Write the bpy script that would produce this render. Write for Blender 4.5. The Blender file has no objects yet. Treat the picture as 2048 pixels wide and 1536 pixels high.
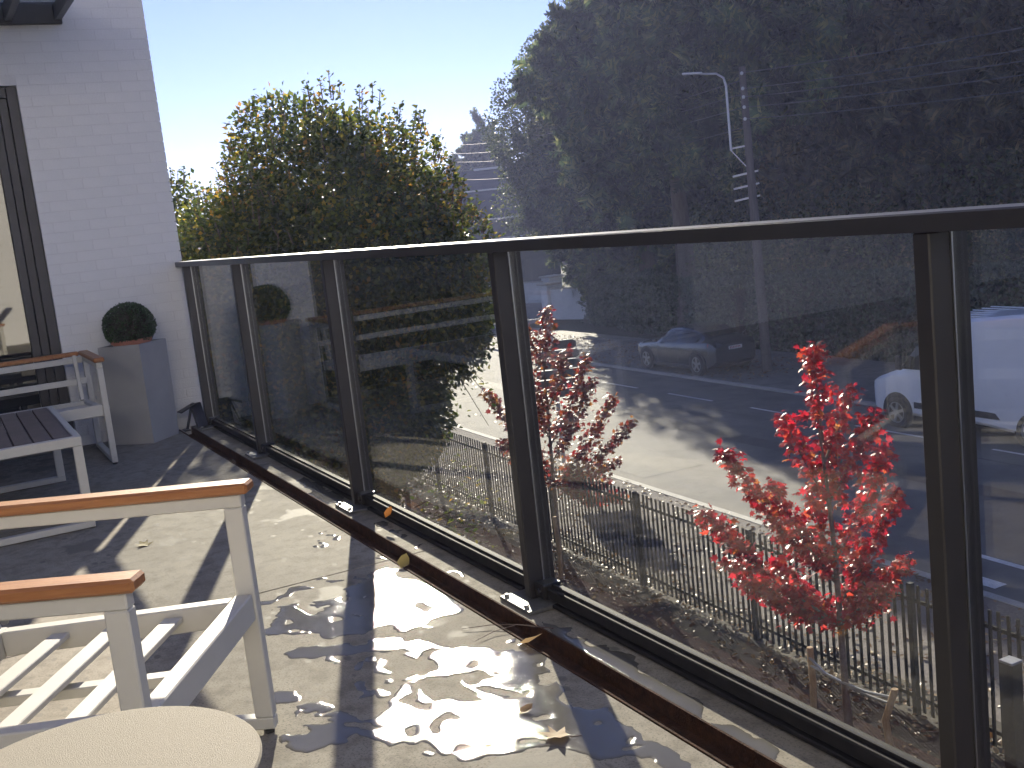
import bpy, math, random
import numpy as np
from mathutils import Vector, Matrix

random.seed(7)
RNG = np.random.default_rng(11)
S = bpy.context.scene
COL = S.collection
R = math.radians

# ------------------------------------------------------------------ camera
cam = bpy.data.cameras.new('camera'); cam.sensor_width = 36.0; cam.lens = 36.0 * 2197.45 / 2048.0
cam.clip_start = 0.05; cam.clip_end = 3000
camo = bpy.data.objects.new('camera', cam); COL.objects.link(camo); S.camera = camo
def cam_axes(yaw, pitch, roll):
    f = Vector((-math.sin(yaw) * math.cos(pitch), math.cos(yaw) * math.cos(pitch), math.sin(pitch)))
    r = Vector((math.cos(yaw), math.sin(yaw), 0)); u = r.cross(f)
    c, s = math.cos(roll), math.sin(roll)
    return c * r + s * u, -s * r + c * u, f
_r, _u, _f = cam_axes(1.10118, -0.15223, -0.11007)
M = Matrix((_r, _u, -_f)).transposed().to_4x4(); M.translation = (5.7726, -1.4772, 1.1693)
camo.matrix_world = M

# ------------------------------------------------------------------ light
SUN_AZ, SUN_EL = R(-69.2), R(19.5)
SUND = Vector((math.sin(SUN_AZ) * math.cos(SUN_EL), math.cos(SUN_AZ) * math.cos(SUN_EL), math.sin(SUN_EL)))
W = bpy.data.worlds.new('World'); S.world = W; W.use_nodes = True
nt = W.node_tree; nt.nodes.clear()
sky = nt.nodes.new('ShaderNodeTexSky'); sky.sky_type = 'NISHITA'; sky.sun_disc = False
sky.sun_elevation = SUN_EL; sky.sun_rotation = SUN_AZ; sky.altitude = 0; sky.air_density = 0.8; sky.dust_density = 0.02; sky.ozone_density = 3.0
bg = nt.nodes.new('ShaderNodeBackground'); bg.inputs[1].default_value = 0.052
wo = nt.nodes.new('ShaderNodeOutputWorld')
tint = nt.nodes.new('ShaderNodeMix'); tint.data_type = 'RGBA'; tint.blend_type = 'MULTIPLY'; tint.inputs[0].default_value = 1.0; tint.inputs[7].default_value = (0.94, 0.81, 1.05, 1)
nt.links.new(sky.outputs[0], tint.inputs[6]); nt.links.new(tint.outputs[2], bg.inputs[0]); nt.links.new(bg.outputs[0], wo.inputs[0])
sl = bpy.data.lights.new('sun', 'SUN'); sl.energy = 4.4; sl.angle = R(0.53); sl.color = (1.0, 0.90, 0.72)
so = bpy.data.objects.new('sun', sl); COL.objects.link(so); so.location = (-30, 12, 30)
so.rotation_euler = SUND.to_track_quat('Z', 'Y').to_euler()
S.view_settings.view_transform = 'Standard'; S.view_settings.look = 'None'
S.view_settings.exposure = 1.6; S.view_settings.gamma = 1.0; S.view_settings.use_curve_mapping = False
S.render.engine = 'CYCLES'
S.cycles.use_denoising = True
S.cycles.max_bounces = 6; S.cycles.transparent_max_bounces = 12; S.cycles.diffuse_bounces = 2; S.cycles.glossy_bounces = 3; S.cycles.volume_bounces = 0
S.cycles.use_adaptive_sampling = True; S.cycles.adaptive_threshold = 0.04
S.cycles.sample_clamp_indirect = 6.0; S.cycles.caustics_reflective = False; S.cycles.caustics_refractive = False

# ------------------------------------------------------------------ materials
def newmat(name):
    m = bpy.data.materials.new(name); m.use_nodes = True
    n = m.node_tree.nodes; n.clear()
    out = n.new('ShaderNodeOutputMaterial')
    return m, n, m.node_tree.links, out
def rgb(c): return (c[0], c[1], c[2], 1.0)
def pm(name, c1, rough=0.6, c2=None, scale=8.0, bump=0.0, bscale=40.0, metal=0.0, spec=0.5, rvar=0.0, detail=6.0, coords='Object', stretch=(1, 1, 1), coat=0.0, island=False, thr=(0.35, 0.65)):
    m, n, l, out = newmat(name)
    p = n.new('ShaderNodeBsdfPrincipled'); l.new(p.outputs[0], out.inputs[0])
    p.inputs['Roughness'].default_value = rough; p.inputs['Metallic'].default_value = metal
    p.inputs['Specular IOR Level'].default_value = spec; p.inputs['Coat Weight'].default_value = coat
    p.inputs['Base Color'].default_value = rgb(c1)
    tc = n.new('ShaderNodeTexCoord'); mp = n.new('ShaderNodeMapping'); l.new(tc.outputs[coords], mp.inputs[0]); mp.inputs['Scale'].default_value = stretch
    if c2 is not None:
        nz = n.new('ShaderNodeTexNoise'); nz.inputs['Scale'].default_value = scale; nz.inputs['Detail'].default_value = detail; nz.inputs['Roughness'].default_value = 0.65
        l.new(mp.outputs[0], nz.inputs['Vector'])
        rp = n.new('ShaderNodeValToRGB'); rp.color_ramp.elements[0].position = thr[0]; rp.color_ramp.elements[1].position = thr[1]
        rp.color_ramp.elements[0].color = rgb(c1); rp.color_ramp.elements[1].color = rgb(c2)
        l.new(nz.outputs['Fac'], rp.inputs[0]); col = rp.outputs[0]
        if island:
            g = n.new('ShaderNodeNewGeometry'); mx = n.new('ShaderNodeMix'); mx.data_type = 'RGBA'; mx.blend_type = 'MULTIPLY'; mx.inputs[0].default_value = 1
            mr = n.new('ShaderNodeMapRange'); mr.inputs[3].default_value = 0.75; mr.inputs[4].default_value = 1.2
            l.new(g.outputs['Random Per Island'], mr.inputs[0]); l.new(col, mx.inputs[6]); l.new(mr.outputs[0], mx.inputs[7]); col = mx.outputs[2]
        l.new(col, p.inputs['Base Color'])
        if rvar:
            mr = n.new('ShaderNodeMapRange'); mr.inputs[3].default_value = max(0.02, rough - rvar); mr.inputs[4].default_value = min(1, rough + rvar)
            l.new(nz.outputs['Fac'], mr.inputs[0]); l.new(mr.outputs[0], p.inputs['Roughness'])
    if bump:
        nb = n.new('ShaderNodeTexNoise'); nb.inputs['Scale'].default_value = bscale; nb.inputs['Detail'].default_value = 5.0
        l.new(mp.outputs[0], nb.inputs['Vector'])
        b = n.new('ShaderNodeBump'); b.inputs['Strength'].default_value = bump; b.inputs['Distance'].default_value = 0.01
        l.new(nb.outputs['Fac'], b.inputs['Height']); l.new(b.outputs[0], p.inputs['Normal'])
    return m
def leafmat(name, cols, trans=0.45, rough=0.45, spec=0.35, tone=0.25, nscale=1.5):
    m, n, l, out = newmat(name)
    p = n.new('ShaderNodeBsdfPrincipled'); p.inputs['Roughness'].default_value = rough; p.inputs['Specular IOR Level'].default_value = spec
    t = n.new('ShaderNodeBsdfTranslucent'); mx = n.new('ShaderNodeMixShader'); mx.inputs[0].default_value = trans
    g = n.new('ShaderNodeNewGeometry'); rp = n.new('ShaderNodeValToRGB'); rp.color_ramp.interpolation = 'LINEAR'
    e = rp.color_ramp.elements
    e[0].position = cols[0][0]; e[0].color = rgb(cols[0][1]); e[1].position = cols[-1][0]; e[1].color = rgb(cols[-1][1])
    for q, c in cols[1:-1]:
        k = e.new(q); k.color = rgb(c)
    tc = n.new('ShaderNodeTexCoord'); nz = n.new('ShaderNodeTexNoise'); nz.inputs['Scale'].default_value = 0.8; nz.inputs['Detail'].default_value = 3
    l.new(tc.outputs['Object'], nz.inputs['Vector'])
    ad = n.new('ShaderNodeMath'); ad.operation = 'MULTIPLY_ADD'; ad.inputs[1].default_value = 0.6; ad.inputs[2].default_value = -0.3
    l.new(nz.outputs['Fac'], ad.inputs[0])
    a2 = n.new('ShaderNodeMath'); a2.operation = 'ADD'; a2.use_clamp = True
    oi = n.new('ShaderNodeObjectInfo'); a3 = n.new('ShaderNodeMath'); a3.operation = 'ADD'; a4 = n.new('ShaderNodeMath'); a4.operation = 'FRACT'
    l.new(g.outputs['Random Per Island'], a3.inputs[0]); l.new(oi.outputs['Random'], a3.inputs[1]); l.new(a3.outputs[0], a4.inputs[0])
    l.new(a4.outputs[0], a2.inputs[0]); l.new(ad.outputs[0], a2.inputs[1]); l.new(a2.outputs[0], rp.inputs[0])
    nv = n.new('ShaderNodeTexNoise'); nv.inputs['Scale'].default_value = nscale; nv.inputs['Detail'].default_value = 4; l.new(tc.outputs['Object'], nv.inputs['Vector'])
    mv = n.new('ShaderNodeMapRange'); mv.inputs[1].default_value = 0.36; mv.inputs[2].default_value = 0.64; mv.inputs[3].default_value = 1.0 - tone; mv.inputs[4].default_value = 1.0 + tone; l.new(nv.outputs['Fac'], mv.inputs[0])
    mm = n.new('ShaderNodeMix'); mm.data_type = 'RGBA'; mm.blend_type = 'MULTIPLY'; mm.inputs[0].default_value = 1.0; l.new(rp.outputs[0], mm.inputs[6]); l.new(mv.outputs[0], mm.inputs[7])
    l.new(mm.outputs[2], p.inputs['Base Color']); l.new(mm.outputs[2], t.inputs['Color'])
    l.new(p.outputs[0], mx.inputs[1]); l.new(t.outputs[0], mx.inputs[2]); l.new(mx.outputs[0], out.inputs[0])
    return m
def glassmat(name, tint, ior=1.5, rough=0.0, dirt=0.0):
    m, n, l, out = newmat(name)
    tr = n.new('ShaderNodeBsdfTransparent'); tr.inputs[0].default_value = rgb(tint)
    gl = n.new('ShaderNodeBsdfGlossy'); gl.inputs['Roughness'].default_value = rough; gl.inputs['Color'].default_value = (1, 1, 1, 1)
    fr = n.new('ShaderNodeFresnel'); fr.inputs['IOR'].default_value = ior
    ge = n.new('ShaderNodeNewGeometry'); io = n.new('ShaderNodeMapRange'); io.inputs[3].default_value = ior; io.inputs[4].default_value = 1.0 / ior
    l.new(ge.outputs['Backfacing'], io.inputs[0]); l.new(io.outputs[0], fr.inputs['IOR'])
    mx = n.new('ShaderNodeMixShader'); l.new(fr.outputs[0], mx.inputs[0]); l.new(tr.outputs[0], mx.inputs[1]); l.new(gl.outputs[0], mx.inputs[2])
    last = mx.outputs[0]
    if dirt:
        tc = n.new('ShaderNodeTexCoord'); mp = n.new('ShaderNodeMapping'); mp.inputs['Scale'].default_value = (14, 14, 1.2); l.new(tc.outputs['Object'], mp.inputs[0])
        nz = n.new('ShaderNodeTexNoise'); nz.inputs['Scale'].default_value = 3.0; nz.inputs['Detail'].default_value = 8; l.new(mp.outputs[0], nz.inputs['Vector'])
        vo = n.new('ShaderNodeTexNoise'); vo.inputs['Scale'].default_value = 240.0; vo.inputs['Detail'].default_value = 2; l.new(tc.outputs['Object'], vo.inputs['Vector'])
        rp = n.new('ShaderNodeMapRange'); rp.inputs[1].default_value = 0.45; rp.inputs[2].default_value = 0.8; rp.inputs[3].default_value = dirt * 0.25; rp.inputs[4].default_value = dirt
        l.new(nz.outputs['Fac'], rp.inputs[0])
        sp = n.new('ShaderNodeMapRange'); sp.inputs[1].default_value = 0.74; sp.inputs[2].default_value = 0.80; sp.inputs[3].default_value = 0.0; sp.inputs[4].default_value = 0.35
        l.new(vo.outputs['Fac'], sp.inputs[0])
        ad = n.new('ShaderNodeMath'); ad.operation = 'ADD'; l.new(rp.outputs[0], ad.inputs[0]); l.new(sp.outputs[0], ad.inputs[1])
        df = n.new('ShaderNodeBsdfTranslucent'); df.inputs[0].default_value = (0.8, 0.8, 0.78, 1)
        d2 = n.new('ShaderNodeBsdfDiffuse'); d2.inputs[0].default_value = (0.8, 0.8, 0.78, 1)
        m0 = n.new('ShaderNodeMixShader'); m0.inputs[0].default_value = 0.5; l.new(df.outputs[0], m0.inputs[1]); l.new(d2.outputs[0], m0.inputs[2])
        m2 = n.new('ShaderNodeMixShader'); l.new(ad.outputs[0], m2.inputs[0]); l.new(last, m2.inputs[1]); l.new(m0.outputs[0], m2.inputs[2]); last = m2.outputs[0]
    l.new(last, out.inputs[0])
    return m

def concrete_mat():
    m, n, l, out = newmat('terrace_concrete')
    p = n.new('ShaderNodeBsdfPrincipled'); l.new(p.outputs[0], out.inputs[0])
    g = n.new('ShaderNodeNewGeometry')
    def noise(s, d=5.0, r=0.6):
        q = n.new('ShaderNodeTexNoise'); q.inputs['Scale'].default_value = s; q.inputs['Detail'].default_value = d; q.inputs['Roughness'].default_value = r
        l.new(g.outputs['Position'], q.inputs['Vector']); return q
    def mixc(fac, a, b):
        x = n.new('ShaderNodeMix'); x.data_type = 'RGBA'
        for s_, i in ((fac, 0), (a, 6), (b, 7)):
            if isinstance(s_, tuple): x.inputs[i].default_value = rgb(s_)
            else: l.new(s_, x.inputs[i])
        return x.outputs[2]
    def rng(src, a, b, c=0.0, d=1.0):
        x = n.new('ShaderNodeMapRange'); x.inputs[1].default_value = a; x.inputs[2].default_value = b; x.inputs[3].default_value = c; x.inputs[4].default_value = d
        l.new(src, x.inputs[0]); return x.outputs[0]
    n1 = noise(1.6); n2 = noise(14, 8, 0.7); n3 = noise(160, 3)
    c = mixc(rng(n1.outputs['Fac'], 0.35, 0.65), (0.285, 0.255, 0.205), (0.37, 0.335, 0.272))
    c = mixc(rng(n2.outputs['Fac'], 0.45, 0.68), c, (0.20, 0.176, 0.14))
    c = mixc(rng(n3.outputs['Fac'], 0.52, 0.66, 0, 0.75), c, (0.15, 0.135, 0.11))
    # old damp patches: small drops stretched blots
    mp = n.new('ShaderNodeMapping'); mp.inputs['Scale'].default_value = (1.0, 1.6, 1.0); l.new(g.outputs['Position'], mp.inputs[0])
    v = n.new('ShaderNodeTexVoronoi'); v.inputs['Scale'].default_value = 11.0; v.inputs['Randomness'].default_value = 1.0; l.new(mp.outputs[0], v.inputs['Vector'])
    nd = noise(30, 3)
    sb = n.new('ShaderNodeMath'); sb.operation = 'MULTIPLY_ADD'; sb.inputs[1].default_value = 0.22; l.new(nd.outputs['Fac'], sb.inputs[0]); l.new(v.outputs['Distance'], sb.inputs[2])
    spot = rng(sb.outputs[0], 0.27, 0.33, 1.0, 0.0)
    gate = rng(noise(1.1, 3).outputs['Fac'], 0.40, 0.50)
    mu = n.new('ShaderNodeMath'); mu.operation = 'MULTIPLY'; l.new(spot, mu.inputs[0]); l.new(gate, mu.inputs[1])
    nw = noise(2.3, 4, 0.55); wet = rng(nw.outputs['Fac'], 0.60, 0.63)
    mxm = n.new('ShaderNodeMath'); mxm.operation = 'MAXIMUM'; l.new(mu.outputs[0], mxm.inputs[0]); l.new(wet, mxm.inputs[1])
    sc = n.new('ShaderNodeMath'); sc.operation = 'MULTIPLY'; sc.inputs[1].default_value = 0.75; l.new(mxm.outputs[0], sc.inputs[0])
    c = mixc(sc.outputs[0], c, (0.155, 0.138, 0.115))
    l.new(c, p.inputs['Base Color'])
    l.new(rng(mxm.outputs[0], 0, 1, 0.8, 0.66), p.inputs['Roughness'])
    p.inputs['Specular IOR Level'].default_value = 0.12
    b = n.new('ShaderNodeBump'); b.inputs['Strength'].default_value = 0.25; b.inputs['Distance'].default_value = 0.004
    l.new(noise(60, 6, 0.7).outputs['Fac'], b.inputs['Height']); l.new(b.outputs[0], p.inputs['Normal'])
    return m
def water_mat():
    m, n, l, out = newmat('puddle_water')
    p = n.new('ShaderNodeBsdfPrincipled'); l.new(p.outputs[0], out.inputs[0])
    g = n.new('ShaderNodeNewGeometry')
    nz = n.new('ShaderNodeTexNoise'); nz.inputs['Scale'].default_value = 5; nz.inputs['Detail'].default_value = 6; l.new(g.outputs['Position'], nz.inputs['Vector'])
    rp = n.new('ShaderNodeValToRGB'); rp.color_ramp.elements[0].color = (0.10, 0.092, 0.078, 1); rp.color_ramp.elements[1].color = (0.17, 0.158, 0.135, 1)
    l.new(nz.outputs['Fac'], rp.inputs[0]); l.new(rp.outputs[0], p.inputs['Base Color'])
    p.inputs['IOR'].default_value = 1.33; p.inputs['Specular IOR Level'].default_value = 0.6
    n2 = n.new('ShaderNodeTexNoise'); n2.inputs['Scale'].default_value = 9.0; n2.inputs['Detail'].default_value = 4; l.new(g.outputs['Position'], n2.inputs['Vector'])
    mr = n.new('ShaderNodeMapRange'); mr.inputs[1].default_value = 0.4; mr.inputs[2].default_value = 0.65; mr.inputs[3].default_value = 0.025; mr.inputs[4].default_value = 0.09; l.new(n2.outputs['Fac'], mr.inputs[0]); l.new(mr.outputs[0], p.inputs['Roughness'])
    n3 = n.new('ShaderNodeTexNoise'); n3.inputs['Scale'].default_value = 55; n3.inputs['Detail'].default_value = 10; n3.inputs['Roughness'].default_value = 0.85; l.new(g.outputs['Position'], n3.inputs['Vector'])
    b = n.new('ShaderNodeBump'); b.inputs['Strength'].default_value = 0.3; b.inputs['Distance'].default_value = 0.0016; l.new(n3.outputs['Fac'], b.inputs['Height']); l.new(b.outputs[0], p.inputs['Normal'])
    return m

MT = {}
MT['concrete'] = concrete_mat(); MT['water'] = water_mat()
MT['brick'] = pm('white_painted_brick', (0.77, 0.765, 0.75), 0.75, (0.80, 0.79, 0.775), 3, 0.35, 90, spec=0.25)
MT['mortar'] = pm('white_painted_mortar', (0.70, 0.69, 0.68), 0.9, (0.76, 0.75, 0.735), 20, 0.3, 120, spec=0.2)
MT['frame'] = pm('anthracite_aluminium', (0.032, 0.030, 0.034), 0.42, (0.042, 0.040, 0.044), 12, 0.08, 300, spec=0.5)
MT['rail'] = pm('black_rail_paint', (0.022, 0.020, 0.022), 0.33, (0.03, 0.028, 0.03), 9, 0.06, 400, spec=0.5)
MT['lowrail'] = pm('matt_black_rail', (0.018, 0.017, 0.018), 0.7, (0.028, 0.026, 0.027), 20, 0.1, 200, spec=0.15)
MT['plate_steel'] = pm('base_plate_paint', (0.10, 0.10, 0.105), 0.42, (0.15, 0.15, 0.15), 30, 0.2, 200, metal=0.2)
MT['steel'] = pm('bolt_steel', (0.45, 0.46, 0.47), 0.3, metal=1.0)
MT['whitemetal'] = pm('ivory_powder_coat', (0.54, 0.525, 0.48), 0.45, (0.58, 0.565, 0.515), 5, 0.12, 700, spec=0.4)
MT['table'] = pm('beige_table_top', (0.29, 0.265, 0.215), 0.7, (0.345, 0.318, 0.26), 300, 0.25, 600, spec=0.05)
MT['teak'] = pm('teak_wood', (0.30, 0.115, 0.042), 0.42, (0.42, 0.19, 0.075), 5, 0.12, 60, stretch=(16, 1.0, 16), spec=0.35)
MT['slat'] = pm('brown_composite', (0.115, 0.09, 0.088), 0.55, (0.15, 0.118, 0.112), 10, 0.15, 120, spec=0.3)
MT['planter'] = pm('grey_fibreclay', (0.33, 0.325, 0.315), 0.7, (0.41, 0.40, 0.385), 2.2, 0.15, 150, spec=0.25)
MT['terracotta'] = pm('terracotta', (0.36, 0.13, 0.08), 0.75, (0.42, 0.17, 0.11), 8, 0.2, 80)
MT['box'] = leafmat('boxwood_leaf', [(0, (0.02, 0.045, 0.016)), (0.6, (0.035, 0.075, 0.025)), (1, (0.06, 0.115, 0.035))], 0.25)
MT['rust'] = pm('rusty_steel', (0.038, 0.019, 0.012), 0.9, (0.085, 0.038, 0.02), 35, 0.6, 160, spec=0.2)
MT['stone'] = pm('sill_stone', (0.20, 0.19, 0.175), 0.7, (0.26, 0.25, 0.23), 15, 0.2, 120)
MT['glass'] = glassmat('balustrade_glass', (0.975, 0.988, 0.984), 1.55, 0.0, dirt=0.007)
MT['glassedge'] = pm('glass_edge', (0.20, 0.32, 0.28), 0.12, spec=0.8)
MT['window'] = pm('window_glass', (0.012, 0.014, 0.016), 0.02, spec=1.0, coat=1.0)
MT['canopyglass'] = glassmat('canopy_glass', (0.85, 0.9, 0.92), 1.5)
MT['asphalt'] = pm('asphalt', (0.10, 0.096, 0.089), 0.8, (0.165, 0.158, 0.145), 0.9, 0.9, 45, spec=0.27, detail=12)
MT['tar'] = pm('tar_patch', (0.065, 0.063, 0.06), 0.75, (0.10, 0.097, 0.09), 2.0, 0.7, 60, spec=0.25, detail=10)
MT['paint'] = pm('road_paint', (0.55, 0.55, 0.53), 0.6, (0.72, 0.72, 0.70), 14, 0.1, 60)
MT['paving'] = pm('pavement', (0.13, 0.12, 0.112), 0.8, (0.20, 0.185, 0.17), 3, 0.5, 60)
MT['kerb'] = pm('kerb_concrete', (0.30, 0.29, 0.27), 0.8, (0.38, 0.37, 0.34), 6, 0.3, 60)
MT['soil'] = pm('garden_soil', (0.022, 0.018, 0.013), 0.95, (0.05, 0.04, 0.027), 4, 0.8, 40)
MT['mulch'] = pm('bark_mulch', (0.04, 0.016, 0.011), 0.95, (0.085, 0.034, 0.021), 25, 1.0, 60)
MT['gravel'] = pm('gravel', (0.085, 0.074, 0.068), 0.9, (0.17, 0.148, 0.135), 45, 1.0, 70, detail=2)
MT['grass'] = leafmat('grass_blade', [(0, (0.022, 0.040, 0.010)), (1, (0.05, 0.072, 0.02))], 0.3)
MT['litter'] = leafmat('leaf_litter', [(0, (0.09, 0.04, 0.02)), (0.5, (0.15, 0.08, 0.035)), (0.85, (0.22, 0.14, 0.06)), (1, (0.36, 0.28, 0.15))], 0.3)
MT['land'] = pm('far_land', (0.04, 0.045, 0.02), 0.95, (0.07, 0.07, 0.035), 0.2)
MT['bark'] = pm('bark', (0.09, 0.07, 0.055), 0.9, (0.15, 0.125, 0.10), 10, 0.7, 30, stretch=(1, 1, 0.2))
MT['twig'] = pm('maple_bark', (0.10, 0.06, 0.05), 0.8, (0.16, 0.11, 0.09), 20, 0.4, 60)
MT['stakewood'] = pm('stake_wood', (0.30, 0.19, 0.095), 0.8, (0.42, 0.28, 0.15), 8, 0.4, 50, stretch=(6, 6, 0.8))
MT['polewood'] = pm('pole_wood', (0.08, 0.066, 0.058), 0.85, (0.13, 0.11, 0.095), 6, 0.5, 30, stretch=(4, 4, 0.3))
MT['galv'] = pm('galvanised', (0.42, 0.43, 0.44), 0.4, (0.5, 0.51, 0.52), 8, metal=0.7)
MT['wire'] = pm('wire', (0.12, 0.12, 0.12), 0.6, spec=0.3)
MT['fence'] = pm('fence_paint', (0.012, 0.013, 0.012), 0.65, (0.02, 0.021, 0.02), 10, spec=0.2)
MT['beech'] = leafmat('hornbeam_leaf', [(0, (0.028, 0.050, 0.012)), (0.5, (0.075, 0.105, 0.022)), (0.8, (0.16, 0.18, 0.035)), (0.94, (0.36, 0.29, 0.045)), (1, (0.40, 0.22, 0.04))], 0.58, 0.35, 0.5)
MT['maple'] = leafmat('maple_leaf', [(0, (0.22, 0.007, 0.02)), (0.6, (0.50, 0.018, 0.038)), (0.9, (0.58, 0.06, 0.035)), (1, (0.56, 0.20, 0.05))], 0.6, 0.3, 0.25)
MT['maple2'] = leafmat('maple_leaf_turning', [(0, (0.10, 0.02, 0.02)), (0.4, (0.32, 0.02, 0.026)), (0.75, (0.38, 0.09, 0.03)), (1, (0.38, 0.21, 0.04))], 0.55, 0.35, 0.25)
MT['maple3'] = leafmat('maple_leaf_dull', [(0, (0.10, 0.03, 0.025)), (0.6, (0.28, 0.05, 0.04)), (1, (0.20, 0.16, 0.05))], 0.45, 0.4, 0.4)
MT['conifer'] = leafmat('cypress_spray', [(0, (0.030, 0.058, 0.028)), (0.6, (0.085, 0.125, 0.05)), (1, (0.22, 0.22, 0.085))], 0.35, 0.55, 0.25, 0.8, 0.8)
MT['cedar'] = leafmat('cedar_spray', [(0, (0.055, 0.062, 0.036)), (0.6, (0.13, 0.12, 0.062)), (1, (0.26, 0.20, 0.10))], 0.35, 0.6, 0.2, 0.8, 0.7)
MT['broad'] = leafmat('broad_leaf', [(0, (0.03, 0.05, 0.018)), (0.6, (0.07, 0.095, 0.03)), (1, (0.14, 0.15, 0.045))], 0.4, 0.5, 0.3)
MT['yellow'] = leafmat('yellowing_leaf', [(0, (0.10, 0.12, 0.03)), (0.6, (0.26, 0.24, 0.06)), (1, (0.40, 0.33, 0.09))], 0.5, 0.5, 0.3)
MT['ivy'] = leafmat('ivy_leaf', [(0, (0.02, 0.038, 0.02)), (0.7, (0.042, 0.068, 0.032)), (1, (0.08, 0.11, 0.05))], 0.2, 0.35, 0.4)
MT['rubbleaf'] = leafmat('russet_leaf', [(0, (0.10, 0.05, 0.03)), (1, (0.26, 0.13, 0.07))], 0.4, 0.5, 0.3)
MT['carpaint'] = pm('blue_grey_car_paint', (0.042, 0.050, 0.062), 0.25, (0.05, 0.058, 0.07), 30, metal=0.35, spec=0.6, coat=0.8)
MT['vanpaint'] = pm('white_van_paint', (0.80, 0.81, 0.82), 0.3, (0.84, 0.85, 0.86), 2, spec=0.5, coat=0.4)
MT['carglass'] = pm('car_glass', (0.006, 0.007, 0.009), 0.04, spec=0.4)
MT['tyre'] = pm('tyre', (0.018, 0.018, 0.018), 0.8, (0.03, 0.03, 0.03), 20)
MT['rim'] = pm('alloy_rim', (0.35, 0.36, 0.37), 0.35, metal=0.8)
MT['blackplastic'] = pm('black_plastic', (0.02, 0.02, 0.021), 0.55, (0.03, 0.03, 0.03), 20)
MT['lamp'] = pm('headlight', (0.75, 0.77, 0.8), 0.1, spec=0.9, coat=1.0)
MT['taillamp'] = pm('taillight', (0.32, 0.012, 0.015), 0.15, spec=0.8, coat=1.0)
MT['plate'] = pm('number_plate', (0.72, 0.72, 0.70), 0.4)
MT['plateink'] = pm('plate_ink', (0.25, 0.03, 0.03), 0.5)
MT['render'] = pm('white_render', (0.60, 0.60, 0.585), 0.85, (0.68, 0.68, 0.66), 2, 0.2, 40)
MT['capstone'] = pm('cap_stone', (0.42, 0.39, 0.33), 0.8, (0.52, 0.48, 0.41), 6, 0.3, 40)
MT['slate'] = pm('slate_cladding', (0.030, 0.036, 0.055), 0.42, (0.042, 0.048, 0.068), 2, 0.2, 20)
MT['trim'] = pm('white_trim', (0.68, 0.68, 0.66), 0.5)
MT['gatewood'] = pm('grey_gate_wood', (0.34, 0.33, 0.31), 0.8, (0.42, 0.41, 0.39), 8)
MT['signback'] = pm('sign_back', (0.055, 0.06, 0.06), 0.5, (0.075, 0.08, 0.08), 10)
MT['signedge'] = pm('sign_rim', (0.55, 0.56, 0.56), 0.35, metal=0.6)

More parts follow.
